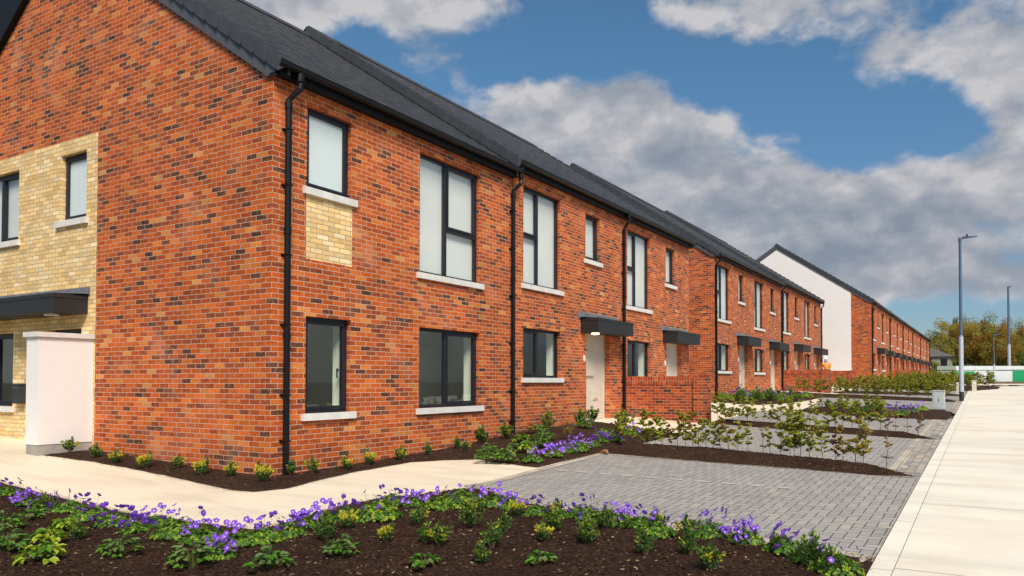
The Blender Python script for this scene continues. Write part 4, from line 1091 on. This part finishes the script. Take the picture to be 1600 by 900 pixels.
WALLSH = [(-4.2, -0.48), (-3.43, -0.5), (-2.75, -0.56), (-1.96, -0.57), (-1.41, -0.44), (-0.7, -0.52), (-0.28, -0.4), (0.5, -0.52), (0.3, 0.14), (0.45, 0.35), (0.52, 0.91), (0.45, 1.41), (0.5, 2.06), (0.6, 2.6), (0.46, 3.55), (0.86, 3.29)]
def camkey(p): dx_, dy_ = p[0]-8.778, p[1]+6.932; return math.atan2(dx_, dy_)
gv = [0, 3, 1, 5, 2, 1, 3, 0, 4, 1, 3, 0, 2, 1, 3, 0, 5, 4, 1, 3, 2, 4, 0, 1, 3, 0, 5, 2, 1, 5, 0, 2, 1, 3, 5, 0, 4]
for i, p in enumerate(sorted(GER, key=camkey)):
    z = soilz(p, BED1, .008, .055); put(GERV[gv[i % len(gv)]], (*p, z-.01), rnd.uniform(0, 6.28), rnd.uniform(.76, 1.02), '%s purple-flowered geranium clump from the left, along the front bed edge' % ordw(i), 'flower plant', 'purple geraniums edging the front bed')
for i, p in enumerate(sorted(EUO, key=camkey)):
    z = soilz(p, BED1, .008, .055); put(EUOV[rnd.choice([0, 1, 4, 2, 3, 2, 0, 4])], (*p, z-.01), rnd.uniform(0, 6.28), rnd.uniform(.62, .92), '%s small green and yellow shrub from the left in the front bark bed' % ordw(i), 'shrub', 'small variegated shrubs in the front bed')
for i, p in enumerate(sorted(BRO, key=camkey)):
    z = soilz(p, BED1, .008, .055); lime = p in [(1.35, -3.29), (2.38, -3.95), (1.85, -3.65), (3.49, -3.71)]
    put(BROV[1 if lime else (2 if p[0] > 5 or p[0] < .6 else 0)], (*p, z-.01), rnd.uniform(0, 6.28), rnd.uniform(.85, 1.1), '%s broad-leaved young plant from the left in the front bark bed' % ordw(i), 'plant', 'broad-leaved plants in the front bed')
for i, p in enumerate(WALLSH):
    z = soilz(p, WALLBED, .01, .05); put(EUOV[[0, 2, 3, 1, 0, 1, 3, 1, 2, 0, 3, 1, 0, 2, 2, 0][i]], (*p, z-.01), rnd.uniform(0, 6.28), rnd.uniform(.78, 1.0), '%s small evergreen shrub from the left, planted against the end house wall' % ordw(i), 'shrub', 'shrubs along the foot of the end house')
B2B = [(1.86, 2.55), (2.16, 2.65), (1.49, 3.89), (0.68, 5.96), (1.73, 4.32), (0.97, 7.5), (1.05, 4.75), (1.3, 5.2), (1.5, 3.1), (2.0, 3.5)]
B2G = [(2.6, 2.75), (2.6, 3.35), (2.52, 3.8), (2.62, 4.15), (2.53, 4.88), (2.37, 5.54), (1.9, 6.6), (2.54, 5.87), (2.2, 7.2), (2.45, 4.5)]
B2E = [(0.53, 5.01), (0.3, 6.88), (0.5, 8.04), (0.35, 9.0), (1.3, 8.6), (.45, 4.3)]
for i, p in enumerate(B2B): put(BROV[[0, 0, 2, 0, 0, 0, 1, 0, 0, 1][i]], (*p, soilz(p, WALLBED, .01, .05)-.01), rnd.uniform(0, 6.28), rnd.uniform(1.1, 1.5), '%s broad-leaved green plant from the front, in the bed before the second house' % ordw(i), 'plant', 'broad-leaved plants in the side bed')
for i, p in enumerate(B2G): put(GERV[[5, 3, 1, 1, 0, 3, 4, 3, 1, 0][i]], (*p, soilz(p, WALLBED, .01, .05)-.01), rnd.uniform(0, 6.28), rnd.uniform(.9, 1.15), '%s geranium clump from the front along the left edge of the near driveway' % ordw(i), 'flower plant', 'purple geraniums beside the near driveway')
for i, p in enumerate(B2E): put(EUOV[[0, 4, 4, 0, 4, 2][i]], (*p, soilz(p, WALLBED, .01, .05)-.01), rnd.uniform(0, 6.28), rnd.uniform(1.1, 1.5), '%s dark evergreen shrub from the front, against the second house wall' % ordw(i), 'shrub', 'dark shrubs against the second house')
for i, p in enumerate([(0.8, 6.27), (1.6, 5.57)]): put(TWIV[0], (*p, soilz(p, WALLBED, .01, .05)-.01), rnd.uniform(0, 6.28), 1.0, 'brown twiggy upright plant, %s in the side bed' % ['the one nearer the house wall', 'the one nearer the driveway'][i], 'plant', 'brown twiggy plants')
ROWA = [(2.6, 5.75), (2.75, 5.55), (2.9, 5.4), (3.14, 5.26), (3.38, 5.13), (3.47, 5.17), (3.64, 5.12), (3.85, 4.99), (3.98, 5.04), (4.08, 5.08), (4.24, 5.04), (4.39, 5.0), (4.51, 4.95), (4.63, 5.0), (4.77, 4.95), (4.92, 4.91), (5.08, 4.79), (5.28, 4.68), (5.42, 4.65), (5.69, 4.67), (5.82, 4.63), (5.99, 4.53), (6.17, 4.36), (6.23, 4.42), (6.32, 4.38), (6.46, 4.39), (6.69, 4.2), (6.87, 4.25), (6.97, 4.21), (7.16, 4.07), (7.28, 3.98), (7.58, 3.97)]
RAV = [0, 6, 0, 0, 1, 6, 5, 0, 7, 3, 1, 3, 6, 0, 6, 2, 3, 0, 2, 4, 2, 6, 5, 1, 5, 0, 1, 7, 3, 3, 3, 4]
for i, p in enumerate(ROWA): put(WHIV[RAV[i]], (*p, G(*p)+.085), rnd.uniform(0, 6.28), rnd.uniform(.82, 1.02), '%s slim hedge plant from the left in the nearest hedge row' % ordw(i), 'hedge plant', 'hedge plants in the nearest row')
ROWB = [(2.77, 11.28), (3.01, 11.14), (3.25, 11.0), (3.47, 10.87), (3.63, 10.92), (3.84, 10.79), (4.07, 10.87), (4.26, 10.74), (4.45, 10.6), (4.68, 10.49), (4.89, 10.38), (5.06, 10.25), (5.28, 10.15), (5.47, 10.04), (5.71, 9.98), (5.89, 9.9), (6.04, 9.84), (6.26, 9.75), (6.43, 9.66), (6.59, 9.62), (6.84, 9.55), (6.99, 9.45), (7.17, 9.37), (7.4, 9.25), (7.6, 9.11)]
RBV = [5, 5, 0, 5, 0, 0, 2, 0, 6, 5, 6, 0, 2, 2, 6, 0, 5, 2, 1, 5, 5, 7, 4, 4, 7]
for i, p in enumerate(ROWB): put(WHIV[RBV[i]], (*p, G(*p)+.07), rnd.uniform(0, 6.28), rnd.uniform(.9, 1.15), '%s slim hedge plant from the left in the second hedge row' % ordw(i), 'hedge plant', 'hedge plants in the second row')
BEDCP = [(4.0, 16.78), (4.34, 16.21), (4.25, 17.94), (4.86, 15.62), (4.58, 18.42), (5.23, 15.55), (5.12, 17.83), (5.66, 15.39), (5.49, 17.95), (6.01, 15.21), (5.94, 17.38), (6.42, 15.07), (6.67, 14.81), (6.51, 16.58), (6.78, 15.47), (6.92, 16.4), (7.13, 17.09), (4.7, 17), (5.3, 16.6), (6, 16.2)]
for i, p in enumerate(sorted(BEDCP, key=camkey)):
    if p[0] > 6.2: pr = GERV[[5, 2, 0][i % 3]]; lab = '%s low purple-flowered plant from the left in the third bed'; cat = 'flower plant'
    else: pr = [WHIV[3], WHIV[1], EUOV[4], EUOV[3], BROV[0]][i % 5]; lab = '%s yellow-green bushy plant from the left in the third bed'; cat = 'plant'
    put(pr, (*p, G(*p)+.06), rnd.uniform(0, 6.28), rnd.uniform(1.0, 1.4) if p[0] > 6.2 or pr not in WHIV else .7, lab % ordw(i), cat, 'plants in the bed beside the grey cabinet')
BEP = [(0.0, 20.44), (0.1, 22.74), (0.68, 20.1), (0.55, 21.86), (1.31, 20.3), (0.45, 24.14), (1.7, 20.9), (1.01, 24.28), (1.9, 21.9), (1.67, 24.43), (2.2, 22.6), (1.2, 22), (1.5, 23.2), (.9, 21.1), (2.1, 25), (.3, 21.3), (1.0, 23.0)]
for i, p in enumerate(sorted(BEP, key=camkey)): put([GERV[4], GERV[0], EUOV[4], BROV[0]][i % 4], (*p, G(*p)+.06), rnd.uniform(0, 6.28), rnd.uniform(1.4, 1.9), '%s low green plant from the left in the bed before the middle terrace' % ordw(i), 'plant', 'plants before the middle terrace')
def row(a, b, n, vs, h0, h1, name, off=.07, j=.25):
    for i in range(n):
        t = (i+.5)/n; p = (a[0]+(b[0]-a[0])*t+rnd.uniform(-j, j)*.4, a[1]+(b[1]-a[1])*t+rnd.uniform(-j, j))
        put(WHIV[vs[i % len(vs)]], (*p, G(*p)+off), rnd.uniform(0, 6.28), rnd.uniform(h0, h1), '%s hedge plant from the left, %s' % (ordw(i), name), 'hedge plant', 'hedge plants in the '+name)
row((.9, 29.2), (7.7, 24.1), 30, [5, 1, 0, 5, 6, 5], .9, 1.15, 'hedge row before the middle terrace')
row((2.2, 32.3), (7.7, 29.5), 34, [1, 5, 6, 5, 3], .95, 1.2, 'hedge row behind the grey cabinet')
row((2.3, 38.8), (8.4, 35.8), 30, [5, 6, 5, 1], 1.0, 1.3, 'hedge row before the white gable')
row((3.5, 43.5), (9.3, 39.5), 26, [1, 5, 6], 1.05, 1.4, 'farthest hedge row left of the lamp posts')
row((3.6, 52), (9.0, 47), 28, [1, 5, 6, 5], 1.2, 1.5, 'hedge row along the far terrace', .0)

# ------------------------------------------------------------------ street furniture
def lamp(x, y, h, label, r=.062, thin=False, black=True, rz=0):
    z = G(x, y); o = empty('street_lamp', (x, y, z), rz); tag(o, label, 'street lamp', 'street lamps along the pavement')
    q = MB(); q.tube([(0, 0, .35), (0, 0, h*.40)], r*1.22, 14); q.build('lower_pole', M['pole_reflection'], o)  # pole paler below and darker above: a reflection painted as two colours
    q = MB(); q.tube([(0, 0, h*.40), (0, 0, h*.41), (0, 0, h)], [r*1.22, r*.86, r*.72], 14)
    q.build('upper_pole', M['steel'], o, smooth=False)
    q = MB(); q.tube([(0, 0, -.02), (0, 0, .36)], r*1.24, 14); q.build('base', M['blackpaint'] if black else M['steel'], o)
    q = MB(); q.tube([(0, 0, h-.05), (0, 0, h+.1)], r*.9, 12); q.tube([(0, 0, h+.06), (.16, 0, h+.09)], r*.55, 10); q.build('spigot', M['steel'], o)
    q = MB()
    pr = [(.10, .05), (.26, .075), (.54, .06), (.58, .03)]
    top = []; bot = []
    for a_, w_ in pr:
        t_ = .145-.03*(a_/.78); b2_ = .045+.055*(a_/.78)
        top.append([(a_, -w_, h+t_), (a_, w_, h+t_)]); bot.append([(a_, -w_, h+b2_), (a_, w_, h+b2_)])
    for k in range(3):
        q.face([top[k][0], top[k+1][0], top[k+1][1], top[k][1]]); q.face([bot[k][1], bot[k+1][1], bot[k+1][0], bot[k][0]])
        q.face([bot[k][0], bot[k+1][0], top[k+1][0], top[k][0]]); q.face([top[k][1], top[k+1][1], bot[k+1][1], bot[k][1]])
    q.face([bot[0][0], top[0][0], top[0][1], bot[0][1]]); q.face([bot[3][1], top[3][1], top[3][0], bot[3][0]])
    hd = q.build('lamp_head', M['steel'], o)
    q = MB(); q.lathe((.24, 0, h+.138), [(.03, 0), (.034, .02), (.034, .075), (.02, .09)], 12); q.build('photocell', M['blackpaint'], hd)
    return o
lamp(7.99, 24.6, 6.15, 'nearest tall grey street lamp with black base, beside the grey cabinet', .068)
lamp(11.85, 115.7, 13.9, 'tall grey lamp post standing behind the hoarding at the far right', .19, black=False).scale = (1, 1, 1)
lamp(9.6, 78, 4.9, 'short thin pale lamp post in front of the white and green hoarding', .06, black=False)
cab = empty('utility_cabinet', (7.52, 18.3, G(7.52, 18.3)+.02), R(-4)); tag(cab, 'pale grey utility cabinet at the pavement edge, end of the third bed', 'utility cabinet')
q = MB(); q.box(-.165, .165, -.12, .12, .03, .58); b_ = q.build('body', M['cabinet'], cab); mo_ = b_.modifiers.new('b', 'BEVEL'); mo_.width = .012; mo_.segments = 2
q = MB(); q.box(-.18, .18, -.135, .135, .582, .615); q.build('lid', M['cabinet'], cab)
q = MB(); q.box(-.17, .17, -.125, .125, -.05, .03); q.build('plinth', M['blackpaint'], cab)
q = MB(); q.box(-.14, .14, -.127, -.121, .07, .55); dd = q.build('door', M['cabinet'], cab)
q = MB(); q.box(-.006, .012, -.135, -.128, .28, .36); q.build('handle', M['blackpaint'], dd)
ms = empty('marker_post', (7.66, 31.2, G(7.66, 31.2)+.02)); tag(ms, 'slim pale concrete marker post just left of the nearest street lamp', 'marker post')
q = MB(); q.box(-.05, .05, -.05, .05, 0, .50); q.face([(-.05, -.05, .5), (.05, -.05, .5), (.05, .05, .53), (-.05, .05, .53)]); q.build('post', M['conc_post'], ms)
c2 = empty('meter_cabinet', (8.3, 34.9, G(8.3, 34.9)+.02)); tag(c2, 'cream meter cabinet with small hood, just right of the nearest street lamp', 'meter cabinet')
q = MB(); q.box(-.10, .10, -.08, .08, 0, .50); q.build('body', M['conc_post'], c2); q = MB(); q.box(-.115, .115, -.095, .095, .50, .545); q.build('lid', M['conc_post'], c2)
q = MB(); q.box(-.03, .05, -.09, -.082, .34, .44); q.build('plate', M['plastic'], c2)
# stacked timber and mesh panels lying at the end of the pavement
for k in range(6):
    o = empty('timber_board', (9.9+k*.42, 46.6+k*.5, G(9.9, 47)+.02), R(62+k*3)); tag(o, '%s long grey board from the left lying at the pavement end' % ordw(k), 'timber board', 'boards lying at the pavement end')
    q = MB(); q.box(-1.5, 1.5, -.11, .11, 0, .07); q.build('board', M['blackpaint'] if k % 2 == 0 else M['pallet'], o)
# hoarding
P0 = (2.9, 107.0); P1 = (26, 119); n_ = 10
hz = math.atan2(P1[1]-P0[1], P1[0]-P0[0]); HL = math.hypot(P1[0]-P0[0], P1[1]-P0[1])/n_
cols = ['d', 'gw', 'w', 'w', 'g', 'g', 'wg', 'wg', 'w', 'w']
for k in range(n_):
    p = (P0[0]+(P1[0]-P0[0])*(k+.5)/n_, P0[1]+(P1[1]-P0[1])*(k+.5)/n_)
    o = empty('hoarding_panel', (*p, 1.1), hz); tag(o, '%s hoarding panel from the left, %s' % (ordw(k), {'d': 'faded grey-green', 'gw': 'green below and white above', 'w': 'plain white', 'wg': 'white top over a green band', 'g': 'mostly green'}[cols[k]]), 'hoarding', 'site hoarding panels')
    z0, zm, z1 = .05, .95, 2.45
    lo = {'d': 'hoard_d', 'gw': 'hoard_g', 'w': 'hoard_w', 'wg': 'hoard_g', 'g': 'hoard_g'}[cols[k]]; hi = {'d': 'hoard_d', 'gw': 'hoard_w', 'w': 'hoard_w', 'wg': 'hoard_w', 'g': 'hoard_w'}[cols[k]]
    if cols[k] in ('wg', 'gw'): zm = 1.70
    if cols[k] == 'g': zm = 1.95
    q = MB(); q.box(-HL/2+.01, HL/2-.01, -.03, .03, z0, zm); q.build('lower_sheet', M[lo], o)
    q = MB(); q.box(-HL/2+.01, HL/2-.01, -.03, .03, zm, z1); q.build('upper_sheet', M[hi], o)
    q = MB(); q.box(-HL/2+.01, HL/2-.01, -.06, -.031, 1.80, 1.90); q.build('rail', M['blackpaint'] if k % 3 == 0 else M['hoard_d'], o)
# low brown spoil bank before the hoarding
q = MB(); 
for i in range(24):
    for j in range(5): pass
bank = sheet('earth_bank', [(4.5, 104), (9, 104.5), (24, 113), (24, 116), (4.5, 106.5)], 1.2, .0, simple('spoil_earth', (.16, .10, .06), .95, .1, 0, .3, 1), .25, .08, .1, 1.0)
# house far behind
hb = empty('bungalow', (-.5, 137, 3.2)); tag(hb, 'pale low house with dark grey roof behind the far terrace end', 'house')
q = MB(); q.box(-6, 4.2, -3, 3, -2, 2.6); q.build('wall', simple('pale_roughcast', (.36, .33, .27), .9, .1), hb)
q = MB(); q.extrude_y([(-6.6, 2.5), (4.8, 2.5), (-.9, 4.9)], -3.4, 3.4); q.build('roof', simple('faded_roof_tile', (.20, .18, .16)), hb)
for xx in (-3, .2, 2.6):
    q = MB(); q.box(xx, xx+1, -3.03, -3.005, .9, 2.1); q.build('window', M['frame'], hb)

# ------------------------------------------------------------------ trees
def make_tree(name, seed, h, w, kind, n=5200, ls=.26):
    rnd.seed(seed); root = empty(name); tb = MB(); lf = MB()
    tb.tube([(0, 0, -.3), (0, 0, h*.3), (rnd.uniform(-.3, .3), rnd.uniform(-.3, .3), h*.6), (0, 0, h*.93)], [h*.022, h*.018, h*.011, .03], 8)
    if kind == 'con':
        for k in range(int(n)):
            t = (1-math.sqrt(rnd.random()))*.98; z = h*(.08+.92*t); r = w*(1-t)**.95*(.45+.55*abs(math.sin(z*2.1+noise.noise(Vector((z, seed, 0)))*2)))*(.8+.35*noise.noise(Vector((z*.8, rnd.random()*1.2, 3)))); a = rnd.uniform(0, 6.28); q = rnd.random()**.45
            p = Vector((math.cos(a)*r*q, math.sin(a)*r*q, z-.25*r*q)); d = Vector((math.cos(a), math.sin(a), -.35))+vr()*.4
            leaf(lf, p, d, vr(), ls*1.5, ls*.55, 0 if rnd.random() < .8 else 1)
        mats = [M['conif'], M['tgreen']]
    else:
        limbs = []
        for k in range(11):
            a = rnd.uniform(0, 6.28); z0 = h*rnd.uniform(.22, .7); L = w*rnd.uniform(.45, .85)*(1.1-z0/h*.5); t = Vector((math.cos(a)*L, math.sin(a)*L, z0+h*rnd.uniform(.08, .25)))
            tb.tube([(0, 0, z0), tuple((Vector((0, 0, z0))+t)/2+Vector((0, 0, .3))), tuple(t)], [h*.009, h*.006, .02], 5); limbs.append(t)
        clumps = []
        for k in range(64):
            v = vr(-.75, 1); q = rnd.uniform(.45, 1)
            c = Vector((v.x*w*q, v.y*w*q, h*.57+v.z*h*.40*q)); clumps.append((c, rnd.uniform(.16, .30)*w, rnd.choice([0, 0, 0, 1, 2, 2] if kind == 'birch' else ([1, 1, 0] if kind == 'amber' else [2, 2, 0]))))
        for k in range(int(n)):
            c, r, mi = rnd.choice(clumps); p = c+vr()*r*rnd.random()**.4; p.z -= abs(noise.noise(p*.8))*r*.6
            leaf(lf, p, vr(-1, .3), vr(), ls, ls*.6, mi if rnd.random() < .8 else rnd.choice([0, 2]))
        mats = [M['birch'], M['amber'], M['tgreen']]
    tb.build('trunk', M['bark'], root); lf.build('crown', mats, root); snap(root); protos.append(root)
    return root
T1 = make_tree('autumn_tree', 61, 14, 5.2, 'birch', 17000, .24); T2 = make_tree('autumn_tree', 62, 12, 4.2, 'amber', 11000, .24); T3 = make_tree('leafy_tree', 63, 12, 4.4, 'green', 12000, .24); T4 = make_tree('conifer_tree', 64, 15, 5.0, 'con', 12000, .22)
TR = [(T1, -1.0+4.5, 158, 1.0, 'large olive-gold autumn tree directly behind the nearest lamp post'), (T3, 1.2, 150, .78, 'dark green rounded tree at the left end of the tree group'), (T4, 3.2, 172, .98, 'tall pointed conifer peeping over the left of the autumn trees'),
      (T1, 9.0, 160, 1.02, 'broad golden autumn tree between the two far lamp posts'), (T2, 5.6, 152, .95, 'orange-tinged autumn tree in front of the tall conifers'), (T4, 8.6, 178, .98, 'second pointed conifer, behind the golden trees'), (T4, 12.6, 180, .92, 'third pointed conifer, left of the tallest lamp post'),
      (T1, 15.5, 166, .95, 'russet autumn tree behind the tallest far lamp post'), (T3, 12.5, 156, .85, 'green tree low between the golden trees'), (T2, 11.2, 150, .9, 'small amber tree near the middle of the far tree group'), (T4, 17.5, 182, .95, 'conifer at the right edge of the far tree group'), (T1, 21, 168, 1.0, 'autumn tree at the right edge of the picture'), (T3, 19, 160, .8, 'dark green tree at the right edge of the picture'), (T4, 23.5, 180, .85, 'rightmost conifer behind the hoarding'),
      (T3, -2.5, 139, .42, 'small light green tree at the end of the far terrace'), (T3, .9, 130, .34, 'low bushy tree before the pale far house')]
for pr, x, y, s, lab in TR:
    o = put(pr, (x, y, 1.2), rnd.uniform(0, 6.28), s, lab, 'tree', 'trees beyond the hoarding')
# branch tips of a tree standing behind the middle terrace
rnd.seed(5)
def bare_tree(x, y, h, label):
    o = empty('bare_tree', (x, y, .5)); tag(o, label, 'tree', 'trees behind the terraces'); q = MB(); lf = MB()
    q.tube([(0, 0, 0), (0, 0, h*.5), (0, 0, h)], [.16, .1, .01], 7)
    for k in range(40):
        z = h*rnd.uniform(.45, .98); a = rnd.uniform(0, 6.28); L = (h-z)*.45+.5; t = (math.cos(a)*L, math.sin(a)*L, z+L*.6)
        q.tube([(0, 0, z), t], [.02, .006], 4, 0, False)
        for j in range(12): leaf(lf, Vector((0, 0, z)).lerp(Vector(t), rnd.uniform(.3, 1)), vr(), vr(), .16, .09, rnd.choice([0, 1]))
    q.build('trunk', M['bark'], o); lf.build('crown', [M['tgreen'], M['birch']], o)
bare_tree(-15.2, 59.7, 15.4, 'thin tree whose tips show above the ridge, the left one')
bare_tree(-16.2, 70.6, 15.9, 'thin tree whose tips show above the ridge, the right one')

# ------------------------------------------------------------------ person behind the wall
def skinned(name, verts, edges, radii, m, parent, sub=2, root=0):
    me = bpy.data.meshes.new(name); me.from_pydata([tuple(v) for v in verts], edges, []); me.materials.append(m)
    o = bpy.data.objects.new(name, me); COL.objects.link(o)
    if parent: o.parent = parent
    sk = o.modifiers.new('skin', 'SKIN'); sk.use_smooth_shade = True
    if not me.skin_vertices: me.skin_vertices.new() if hasattr(me.skin_vertices, 'new') else None
    for i, r in enumerate(radii):
        d = me.skin_vertices[0].data[i]; d.radius = r if isinstance(r, tuple) else (r, r); d.use_root = (i == root)
    ss = o.modifiers.new('sub', 'SUBSURF'); ss.levels = sub; ss.render_levels = sub
    return o
def person():
    px_, py_ = .75, 37.2; z0 = G(px_, py_); r = empty('person', (px_, py_, z0), R(-60))
    tag(r, 'person in orange hi-vis jacket and white helmet bending behind the brick wall', 'person')
    # local frame: facing -x ; standing, torso leaning forward
    V = [(0, 0, .98), (-.05, 0, 1.2), (-.13, 0, 1.42), (-.17, 0, 1.52), (-.22, 0, 1.66),            # pelvis..head 0-4
         (0, .1, .92), (-.02, .12, .5), (.03, .13, .09), (-.12, .14, .04),                           # left leg 5-8
         (0, -.1, .92), (-.03, -.12, .5), (.02, -.13, .09), (-.13, -.14, .04),                       # right leg 9-12
         (-.12, .2, 1.40), (-.26, .26, 1.17), (-.46, .18, 1.12), (-.54, .16, 1.12),                  # left arm 13-16
         (-.12, -.2, 1.40), (-.28, -.25, 1.18), (-.47, -.16, 1.16), (-.55, -.14, 1.16)]              # right arm 17-20
    Ed = [(0, 1), (1, 2), (2, 3), (3, 4), (0, 5), (5, 6), (6, 7), (7, 8), (0, 9), (9, 10), (10, 11), (11, 12), (2, 13), (13, 14), (14, 15), (15, 16), (2, 17), (17, 18), (18, 19), (19, 20)]
    Ra = [.13, .13, .14, .055, .095, .09, .062, .045, .04, .09, .062, .045, .04, .06, .045, .032, .03, .06, .045, .032, .03]
    b = skinned('body', V, Ed, Ra, M['skin'], r)
    def sub(name, ids, extra, m):
        mp = {v: i for i, v in enumerate(ids)}; vs = [V[i] for i in ids]; es = [(mp[a], mp[c_]) for a, c_ in Ed if a in mp and c_ in mp]
        return skinned(name, vs, es, [Ra[i]+extra for i in ids], m, r)
    sub('jacket', [0, 1, 2, 13, 14, 15, 17, 18, 19], .022, M['orange']); sub('trousers', [0, 5, 6, 7, 9, 10, 11], .018, M['navy'])
    q = MB(); q.tube([(-.15, 0, 1.47), (-.175, 0, 1.54)], .085, 14); q.build('collar', M['navy'], r)
    q = MB(); q.lathe((-.215, 0, 1.70), [(.150, -.005), (.146, .01), (.122, .012), (.120, .06), (.10, .105), (.06, .135), (.015, .146)], 20)
    q.build('helmet', M['helmet'], r, smooth=True)
    for s in (-1, 1):
        for k in range(5):
            bse = Vector(V[16] if s > 0 else V[20]); q = MB(); q.tube([tuple(bse+Vector((.0, (k-2)*.016, 0))), tuple(bse+Vector((-.06-.008*(2-abs(k-2)), (k-2)*.02, -.01))), tuple(bse+Vector((-.085, (k-2)*.019, -.035)))], [.009, .008, .006], 6); q.build('finger', M['skin'], r)
    for nm, loc, rr, m in (('eye', (-.318, .035, 1.672), .012, M['navy']), ('eye', (-.318, -.035, 1.672), .012, M['navy']), ('nose', (-.325, 0, 1.645), .018, M['skin']), ('mouth', (-.312, 0, 1.605), .02, M['bleaf'])):
        q = MB(); q.lathe((0, 0, 0), [(rr*.1, -rr), (rr*.8, -rr*.5), (rr, 0), (rr*.8, rr*.5), (rr*.1, rr)], 8); o = q.build(nm, m, r); o.location = loc
person()
# a curled dry leaf lying at the driveway corner
q = MB(); leaf(q, Vector((3.0, 4.25, G(3, 4.25)+.05)), Vector((1, -.3, .05)), Vector((0, 0, 1)), .2, .10, 0, .3)
leaf(q, Vector((3.05, 4.22, G(3, 4.25)+.05)), Vector((.5, .4, .2)), Vector((0, 0, 1)), .12, .07, 0, .3)
tag(q.build('dry_leaf', simple('dry_leaf', (.50, .24, .11), .8, .1)), 'large dry brown leaf lying at the driveway corner', 'leaf')
# drop prototypes that were never placed
for p in protos:
    if 'label' not in p:
        for c_ in list(p.children): bpy.data.objects.remove(c_)
        bpy.data.objects.remove(p)
print('objects', len(bpy.data.objects))
